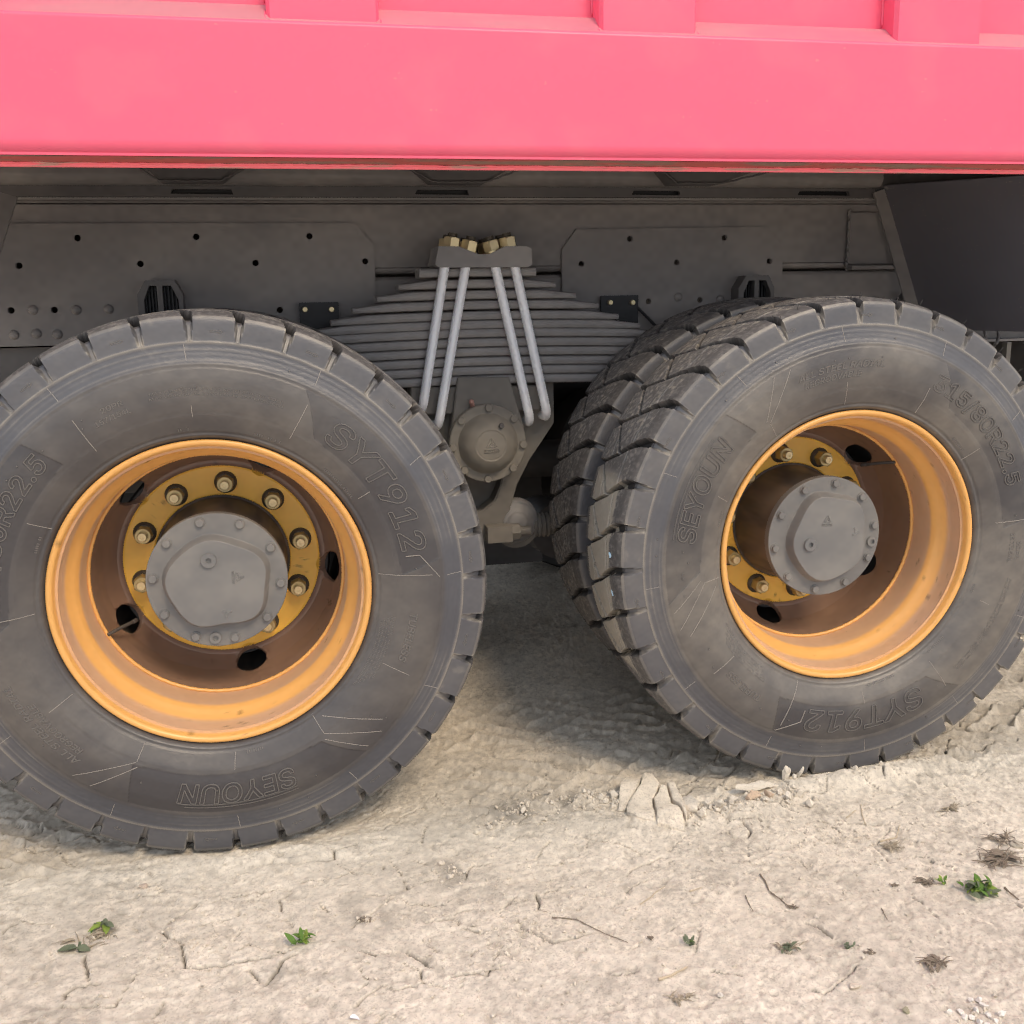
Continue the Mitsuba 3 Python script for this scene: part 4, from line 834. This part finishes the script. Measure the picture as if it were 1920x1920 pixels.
# tread hairs on the right tyre's top edge
hr = []
for k in range(46):
    a = math.radians(rng2.uniform(20, 112)); r = 0.523; y = rng2.uniform(-0.006, 0.02); r = float(_cr_r(max(y, -0.0085)))
    p = np.array((WB+r*math.cos(a), y, ZA+r*math.sin(a))); d = np.array((math.cos(a)+rng2.normal(0, .35), rng2.normal(-.2, .25), math.sin(a)+rng2.normal(0, .35)))
    L_ = rng2.uniform(0.004, 0.010); hr.append(tube([p-d*0.001, p+d*L_*0.5, p+d*L_+np.array([0.001, 0, 0])], [0.0007, 0.0006, 0.0004], 5))
tp('wheel_001__rubber_hair', cat_(hr), 'm_innertube', True, kind='stuff')
# blue stones caught in the right tyre's tread
def stone_mesh(sx, sy, sz, seed, n=18, rough=0.10, sub=2):
    r = np.random.default_rng(seed); p = r.normal(size=(n, 3)); p /= np.linalg.norm(p, axis=1, keepdims=True); p *= r.uniform(0.75, 1.0, (n, 1))
    m = to_tm(m3.Manifold.hull_points(p))
    for _ in range(sub): m = m.subdivide()
    nn = N3(m.vertices+seed*1.3, 3.0, seed)[:, None]; m.vertices = m.vertices*(1+rough*(nn-0.5)*2)
    m.vertices = m.vertices*np.array([sx, sy, sz]); return m

# ------------------------------------------------------------------ things on the ground
def soilcol(v, seed, base=(0.50, 0.44, 0.355)):
    n, n2 = N3(v+seed, 40, 90)[:, None], N3(v+seed, 160, 91)[:, None]
    return np.clip(np.array(base)*(0.8+0.35*n)*(0.85+0.3*n2), 0, 1)
SL = ['pale cracked mud plate, leftmost of the three joined plates before the right wheel', 'largest pale mud plate with a jagged top, middle of the three joined plates', 'pale pinkish mud plate, right of the dark crack among the joined plates',
      'long narrow mud sliver leaning on the right edge of the joined plates', 'flat grey mud plate just right of the long narrow sliver']
for i, poly in enumerate(SLABS):
    p = np.array(poly); c0 = p.mean(0); sh = Polygon(p).buffer(-0.0018 if i < 3 else -0.001)
    if sh.geom_type != 'Polygon': sh = max(sh.geoms, key=lambda g: g.area)
    sh = sh.segmentize(0.006); pc = np.array(sh.exterior.coords[:-1]); pc += rng2.normal(0, 0.0007, pc.shape); sh = Polygon(pc).buffer(0)
    m = trimesh.creation.extrude_polygon(sh, 0.022, engine='earcut'); m = trimesh.Trimesh(*trimesh.remesh.subdivide_to_size(m.vertices, m.faces, 0.008)); m.merge_vertices()
    v = m.vertices.copy(); ins = np.array([sh.exterior.distance(Point(q_)) for q_ in v[:, :2]])
    top = v[:, 2] > 0.02
    ymin = p[:, 1].min(); tilt = 0.20 if i < 3 else (0.15 if i == 3 else 0.08)
    z0 = ground_base(v[:, 0], v[:, 1])
    zt = 0.004 + tilt*(v[:, 1]-ymin)*0.6 + 0.004*(N3(v, 30, 95)-0.5) + (0.010 if i == 3 else 0) - 0.002*np.exp(-ins/0.002)
    v[:, 2] = np.where(top, z0+zt, z0-0.018); v[:, 2] += np.where(top, 0.0015*(N3(v, 120, 96)-0.5), 0)
    m.vertices = v
    put('mud_plate', m, 'm_soil', 25, None) if False else None
    ms = trimesh.graph.smooth_shade(m, angle=math.radians(35), facet_minarea=None)
    put('mud_plate', trimesh.Trimesh(ms.vertices, ms.faces, process=False), 'm_soil', True, soilcol(ms.vertices, i, (0.67, 0.60, 0.50) if i < 4 else (0.56, 0.52, 0.46)), label=SL[i], cat='mud plate', group='broken mud plates before the right wheel')
CLODS = [[0.937,-0.1,0.0145,0.0092],[0.979,-0.083,0.0111,0.0074],[0.949,-0.12,0.0111,0.0066],[1.193,-0.012,0.0132,0.0184],[1.229,-0.012,0.0053,0.0132],[1.117,-0.044,0.0791,0.0058],[1.08,-0.084,0.0184,0.0084],[1.116,-0.085,0.0145,0.0058],[1.156,-0.099,0.0074,0.0084],[1.189,-0.088,0.0092,0.0058],[1.195,-0.12,0.0092,0.0066],[1.039,-0.08,0.0145,0.0058],[1.001,-0.093,0.0119,0.0079],[0.987,-0.113,0.0058,0.004],[0.921,0.03,0.0066,0.0058],[0.804,0.019,0.0084,0.0074],[0.783,0.01,0.0058,0.0053],[1.092,-0.049,0.0074,0.0047],[1.202,-0.039,0.0053,0.0066],[0.95,-0.015,0.0053,0.0037],[0.773,0.018,0.0069,0.0069],[0.801,0.034,0.0053,0.0042]]
CLAB = {0: 'rounded soil clod at the foot of the flat grey mud plate', 1: 'whitish square soil clod right of the flat grey mud plate', 2: 'pale angular soil clod below the rounded clod by the mud sliver', 3: 'upright pale soil flake standing under the right wheel', 4: 'narrow twisted soil clod leaning just right of the upright flake',
        5: 'long bar-shaped soil clod lying along the ridge under the right wheel', 6: 'brownish soil clod under the left half of the long bar-shaped clod', 7: 'low brown soil clod beside the larger brownish clod under the long bar', 8: 'small upright pale clod below the right end of the long bar', 9: 'small clod just right of the upright pale clod under the long bar',
        10: 'rightmost low soil clod at the end of the ridge', 11: 'flat pale clod left of the brownish clod on the ridge', 12: 'soil clod between the whitish square clod and the flat pale clod'}
LUMP_LAB = {13: 'tiny pale lump below the flat grey mud plate', 14: 'small lump on the top end of the long mud sliver', 15: 'pale lump touching the left side of the joined mud plates', 16: 'lump in the crumbs left of the joined mud plates', 17: 'small pale lump above the long bar-shaped clod', 18: 'small lump squeezed between the upright flake and the twisted clod',
            19: 'tiny lump above the flat grey mud plate', 20: 'leftmost soil lump of the broken ridge', 21: 'tiny lump above the one touching the joined plates'}
for i, (x, y, sx, sz) in enumerate(CLODS):
    m = stone_mesh(sx*(1.15 if i != 5 else 1), min(sx, 0.012)*1.25 if i not in (3, 4) else 0.007, sz*1.5, 100+i, 14, 0.10, 1)
    if i == 5: m.vertices[:, 0:1] *= 1.0; m.vertices = m.vertices @ trimesh.transformations.rotation_matrix(-0.03, (0, 0, 1))[:3, :3].T; m.vertices[:, 2] += 0.003*np.sin(m.vertices[:, 0]*90)
    if i == 4: m.vertices = m.vertices @ trimesh.transformations.rotation_matrix(0.5, (0, 1, 0))[:3, :3].T
    m.apply_translation((x, y, max(gh(x+a_, y+b_) for a_ in (-sx*.6, 0, sx*.6) for b_ in (-.008, 0, .008))+sz*0.70))
    _ms = trimesh.graph.smooth_shade(m, angle=math.radians(28), facet_minarea=None); m = trimesh.Trimesh(_ms.vertices, _ms.faces, process=False)
    if i in CLAB: put('soil_clod', m, 'm_soil', True, soilcol(m.vertices, i, (0.66, 0.60, 0.51) if i not in (6, 7) else (0.55, 0.42, 0.31)), label=CLAB[i], cat='soil clod', group='soil clods along the ridge before the right wheel')
    else: put('soil_clod', m, 'm_soil', True, soilcol(m.vertices, i, (0.64, 0.58, 0.49)), label=LUMP_LAB[i], cat='soil clod', group='small soil lumps in the ridge')
STONES = [[1.087,-0.752],[1.105,-0.756],[1.113,-0.77],[1.117,-0.783],[1.138,-0.776],[1.14,-0.788],[1.146,-0.754],[1.128,-0.759],[1.136,-0.736],[1.148,-0.738],[1.103,-0.768],[1.159,-0.778],[1.121,-0.793]]
ORD = ['leftmost', 'second from the left', 'third from the left', 'fourth from the left', 'fifth from the left', 'sixth from the left', 'middle one', 'sixth from the right', 'fifth from the right', 'fourth from the right', 'third from the right', 'second from the right', 'rightmost']
for i, (x, y) in enumerate(sorted(STONES)):
    m = stone_mesh(rng2.uniform(.0055, .0105), rng2.uniform(.005, .008), rng2.uniform(.004, .006), 200+i, 12, 0.08, 1); m.apply_transform(trimesh.transformations.rotation_matrix(rng2.uniform(0, 6), (0, 0, 1))); m.apply_translation((x, y, gh(x, y)+0.003))
    put('pale_stone', m, 'm_soil', 30 if False else False, soilcol(m.vertices, i, (0.74, 0.70, 0.64)), label=f'angular whitish stone, {ORD[i]} of the pile at the bottom right', cat='stone', group='whitish stones in the bottom right corner')
for x, y, r, lab, base in [(1.026, -0.735, .0075, 'round greenish grey pebble left of the whitish stone pile', (0.30, 0.28, 0.20)), (1.513, -0.359, .014, 'smooth beige stone beside the dry weeds at the right edge', (0.42, 0.38, 0.31)), (0.764, -0.639, .006, 'small white pebble below the pale split stick', (0.58, 0.54, 0.48)), (0.977, -0.670, .009, 'flat pale stone left of the low brown tuft at lower right', (0.55, 0.48, 0.40)),
                           (-0.163, -0.092, .0085, 'pinkish round clod above the crumbs left of centre below the left wheel', (0.47, 0.38, 0.31)), (0.171, 0.054, .0, '', 0), (0.487, -0.045, .0085, 'pale pebble in front of the crumb patch between the wheels', (0.57, 0.51, 0.42)), (0.398, -0.145, .008, 'pale pebble beside the small crumb patch right of the left wheel', (0.55, 0.49, 0.41))]:
    if r:
        m = stone_mesh(r*1.1, r, r*0.75, int(abs(x*1e3)), 26, 0.08); m.apply_translation((x, y, gh(x, y)+r*0.35)); put('pebble', m, 'm_soil', True, soilcol(m.vertices, 3, base), label=lab, cat='pebble')
CRUMBS = [[0.573,0.01,0.09,110],[0.417,-0.176,0.07,60],[-0.168,-0.1,0.03,30],[0.244,-0.299,0.04,35],[0.726,0.007,0.07,90],[1.064,-0.091,0.13,110],[0.351,-0.279,0.05,25],[-0.029,-0.184,0.03,14],[1.121,-0.769,0.05,50],[0.918,-0.124,0.07,80],[0.639,0.092,0.05,50],[-0.402,0.099,0.06,18],[0.786,-0.068,0.03,30],[1.095,-0.7,0.05,20],[0.80,0.0,0.05,40,2],[1.02,-0.085,0.08,60,2],[1.15,-0.075,0.08,70,2],[0.77,0.02,0.05,44,2],[0.96,-0.10,0.05,44,2],[0.60,0.02,0.08,60,2],[0.53,-0.03,0.05,24,2],[0.42,-0.17,0.05,14,2],[1.37,-0.05,0.06,16,2],[0.70,0.04,0.06,24,2],[0.5,-0.4,0.6,2300],[1.2,-0.25,0.6,2300],[-0.05,-0.3,0.4,1100],[0.7,0.3,0.3,500],[1.7,0.2,0.3,300]]
cs_ = [stone_mesh(1, 1, 0.8, 300+k, 10, 0.05, 0) for k in range(6)]
out, cols = [], []
for x, y, r, n, *big in CRUMBS:
    for _ in range(n):
        d = abs(rng2.normal(0, 0.55)); a = rng2.uniform(0, 6.283); px, py = x+r*d*math.cos(a), y+r*0.7*d*math.sin(a)
        s = (0.0010+0.0042*rng2.random()**(3 if n < 200 else 7)) if not big else 0.0022+0.0070*rng2.random()**2.2
        m = cs_[int(rng2.integers(6))].copy(); m.apply_transform(trimesh.transformations.rotation_matrix(a*3, (0.3, 0.2, 1))); m.vertices *= s; m.apply_translation((px, py, 0)); out.append(m); cols.append((px, py, s))
hz = ground_full(np.array([c[0] for c in cols]), np.array([c[1] for c in cols]))[0]
for m, h, c in zip(out, hz, cols): m.apply_translation((0, 0, h+c[2]*0.45))
m = cat_(out); put('soil_crumbs', trimesh.Trimesh(m.vertices[m.faces].reshape(-1, 3), np.arange(len(m.faces)*3).reshape(-1, 3), process=False), 'm_soil', False, soilcol(m.vertices[m.faces].reshape(-1, 3), 9, (0.62, 0.56, 0.475)), label='loose soil crumbs scattered over the clay', kind='stuff')
TWIGS = [([[0.976,-0.339],[0.968,-0.388],[0.975,-0.416],[0.978,-0.451]], .0018, 'm_twig', 'dark curved twig with a knob, right of centre in front of the right wheel', 'twig'), ([[0.919,-0.398],[0.915,-0.443]], .0012, 'm_twig', 'short thin twig left of the dark curved twig', 'twig'), ([[0.724,-0.379],[0.793,-0.331]], .0011, 'm_straw', 'thin pale straw slanting below the mud plates', 'straw'),
         ([[0.684,-0.584],[0.707,-0.581],[0.74,-0.567]], .0024, 'm_straw', 'pale split stick lying bottom centre', 'stick'), ([[1.391,-0.484],[1.388,-0.523]], .0022, 'm_twig', 'dark thick twig right of the green weed at the right edge', 'twig'), ([[1.302,-0.145],[1.268,-0.218]], .0014, 'm_straw', 'pale straw below the right wheel, right of the ridge', 'straw'), ([[0.562,-0.373],[0.601,-0.39],[0.631,-0.437],[0.666,-0.477]], .0013, 'm_twig', 'long thin root lying across the clay below the middle', 'root'),
         ([[1.262,-0.282],[1.301,-0.276],[1.33,-0.24]], .0014, 'm_straw', 'bent straw on top of the dry tuft under the right wheel', 'straw'), ([[1.245,-0.184],[1.279,-0.163]], .0012, 'm_straw', 'short straw left of the pale straw below the right wheel', 'straw'), ([[0.825,-0.361],[0.853,-0.35]], .0012, 'm_straw', 'short pale straw between the slanting straw and the dark curved twig', 'straw'), ([[1.136,-0.49],[1.129,-0.521]], .0012, 'm_twig', 'short thin twig left of the green weed', 'twig'),
         ([[0.171,0.054],[0.186,0.058]], .0012, 'm_straw', 'tiny white straw just right of the left wheel bottom', 'straw'), ([[0.30,0.60],[0.36,0.52],[0.43,0.50]], .004, 'm_twig', 'dark cable-like root in the shade behind the left wheel', 'root')]
for pts, r, mt, lab, ct in TWIGS:
    d = dense(pts, 0.006); d = d+np.cumsum(rng2.normal(0, 0.0005, d.shape), 0)
    h = ground_full(d[:, 0], d[:, 1])[0]; h = np.convolve(np.pad(h, 3, 'edge'), np.ones(7)/7, 'valid')
    r = r*0.78
    put(ct, tube(np.c_[d, h+r*1.3+0.001], r*np.linspace(1.1, 0.6, len(d))*(1+0.2*np.sin(np.arange(len(d))*2.1)), 7), mt, True, label=lab, cat=ct)
def leaf_mesh(L_, w, bend, n=6):
    t = np.linspace(0, 1, n+1); wd = w*np.sin(np.pi*np.clip(t*0.93+0.05, 0, 1))**0.8*(1-0.25*t)
    v = []; 
    for a, ww in zip(t, wd):
        x, z = L_*math.sin(bend*a)/max(bend, 1e-3), L_*(1-math.cos(bend*a))/max(bend, 1e-3)
        v += [(x, -ww/2, -z+ww*0.18), (x, 0, -z), (x, ww/2, -z+ww*0.18)]
    f = []
    for i in range(n):
        for j in range(2):
            a = 3*i+j; f += [(a, a+3, a+4), (a, a+4, a+1)]
    return trimesh.Trimesh(v, f, process=False)
def weed(x, y, size, n, lab, mats, spread, up, seed, lw=0.5):
    r = np.random.default_rng(seed); k = free('weed_plant'); labels[k] = {'label': lab, 'category': 'weed', 'group': 'green weeds sprouting from the clay'}; z = gh(x, y)
    put(k+'__stem', cat_([tube([(x, y, z-0.004), (x+r.normal(0, .002), y, z+size*0.12), (x+r.normal(0, size*.12), y+r.normal(0, size*.12), z+size*0.25)], 0.0012, 6) for _ in range(4)]), 'm_leafgrey', True)
    for i in range(n):
        L_ = size*r.uniform(0.30, 0.62); m = leaf_mesh(L_, L_*lw*r.uniform(0.8, 1.2), r.uniform(0.3, 1.1))
        el = r.uniform(*up); az = r.uniform(0, 6.283)
        m.apply_transform(trimesh.transformations.rotation_matrix(r.normal(0, .4), (1, 0, 0))); m.apply_transform(trimesh.transformations.rotation_matrix(-el, (0, 1, 0))); m.apply_transform(trimesh.transformations.rotation_matrix(az, (0, 0, 1)))
        m.apply_translation((x+spread[0]*r.normal(), y+spread[1]*r.normal(), z+0.003+size*0.18*r.random()*(spread[0] > 0.003)))
        put(k+'__leaf', m, mats[int(r.integers(len(mats)))], True)
weed(1.333, -0.488, 0.046, 60, 'large bright green weed at the right edge of the clay', ['m_leaf', 'm_leaf', 'm_leafyoung', 'm_leafgrey'], (0.014, 0.008), (0.1, 1.0), 1, 0.66)
weed(0.128, -0.343, 0.048, 16, 'small green weed below the left wheel at bottom centre left', ['m_leaf', 'm_leaf', 'm_leafyoung'], (0.006, 0.006), (0.1, 1.1), 2, 0.38)
weed(-0.214, -0.216, 0.050, 9, 'low green weed left of the picture beside a grey clod', ['m_leafgrey', 'm_leaf', 'm_leafyoung'], (0.004, 0.004), (0.0, 0.8), 3, 0.5)
weed(-0.243, -0.275, 0.052, 4, 'dusty grey leaf rosette at the far left above a crack', ['m_leafgrey'], (0.006, 0.004), (0.05, 0.35), 4, 0.6)
weed(1.292, -0.444, 0.026, 9, 'tiny yellowish sprout just left of the large green weed', ['m_leafyoung', 'm_leaf'], (0.005, 0.003), (0.2, 1.0), 5)
weed(0.766, -0.509, 0.024, 8, 'tiny green sprout in the bottom centre right of the long root', ['m_leafgrey', 'm_leafgrey', 'm_leaf'], (0.004, 0.003), (0.2, 1.0), 6)
weed(0.923, -0.558, 0.028, 9, 'small grey green sprout below the dark curved twig', ['m_leafgrey'], (0.007, 0.004), (0.1, 0.7), 7)
weed(1.017, -0.581, 0.022, 7, 'small olive sprout right of the one below the curved twig', ['m_leafgrey'], (0.005, 0.003), (0.1, 0.7), 8)
def tuft(x, y, size, n, lab, seed, dark=False):
    r = np.random.default_rng(seed); z = gh(x, y); out = []
    for i in range(n):
        a = r.uniform(0, 6.283); L_ = size*r.uniform(0.3, 1.0); b = np.array((x+r.normal(0, size*.30), y+r.normal(0, size*.18), z+0.001))
        d = np.array((math.cos(a), math.sin(a)*0.7, r.uniform(0.05, 0.40)))
        out.append(tube([b, b+d*L_*0.5+np.array([0, 0, size*.03]), b+d*L_*np.array([1, 1, 0.5])], [0.0011, 0.0010, 0.0004], 5))
        if i % 3 == 0:
            m = leaf_mesh(L_*0.7, L_*0.28, 1.0); m.apply_transform(trimesh.transformations.rotation_matrix(-r.uniform(0, .5), (0, 1, 0))); m.apply_transform(trimesh.transformations.rotation_matrix(a, (0, 0, 1))); m.apply_translation(b+np.array([0, 0, .003])); out.append(m)
    put('dry_tuft', cat_(out), 'm_twig' if dark else 'm_leafdry', True, label=lab, cat='dry weed', group='withered tufts on the clay')
for a in [(1.47, -0.206, .030, 26, 'withered grey tuft below the right wheel near the right edge', 11), (1.273, -0.306, .030, 24, 'withered tuft under the bent straw', 12), (1.444, -0.399, .052, 46, 'big withered brown weed at the right edge above the green weed', 13, True), (0.923, -0.552, .026, 18, 'flat withered tuft around the grey green sprout', 14),
          (1.137, -0.646, .034, 30, 'low brown tuft above the whitish stone pile', 15, True), (0.70, -0.633, .024, 18, 'small withered tuft at the bottom centre', 16), (1.206, -0.424, .014, 12, 'pair of tiny dark tufts left of the yellowish sprout', 17, True), (1.270, -0.430, .026, 26, 'dark withered tuft beside the yellowish sprout', 18, True), (0.985, -0.450, .014, 12, 'brown knot of grass at the lower end of the curved twig', 19, True),
          (-0.225, -0.245, .045, 22, 'withered leaves between the two weeds at the far left', 20), (0.244, -0.299, .024, 14, 'brown withered tuft in the crumbs right of the small green weed', 21, True), (1.50, -0.34, .04, 22, 'withered stalks behind the smooth beige stone', 22, True), (0.71, -0.474, .010, 10, 'tiny dark bud at the end of the long root', 23, True), (1.05, -0.60, .014, 10, 'tiny withered tuft right of the olive sprout', 24, True)]: tuft(*a)
m = leaf_mesh(0.017, 0.012, 0.9, 4); m.apply_translation((0.197, -0.560, gh(0.204, -0.56)+0.006)); put('paper_scrap', m, 'm_scrap', False, label='tiny bluish white scrap at the bottom edge left of the middle', cat='scrap')
def chip(a, w, lab, seed, sz):
    r = float(_cr_r(w))-0.004; p = (WB+r*math.cos(math.radians(a)), w, ZA+r*math.sin(math.radians(a)))
    m = stone_mesh(*sz, seed, 14, 0.05, 1); m.apply_translation(p); put('blue_chip', m, 'm_stripe', False, label=lab, cat='stone chip', group='blue chips stuck in the right tyre')
chip(178.5, 0.035, 'upper pale blue chip wedged in the right tyre tread', 1, (0.008, 0.009, 0.012)); chip(187.5, 0.036, 'lower pale blue chip wedged in the right tyre tread', 2, (0.008, 0.008, 0.014))
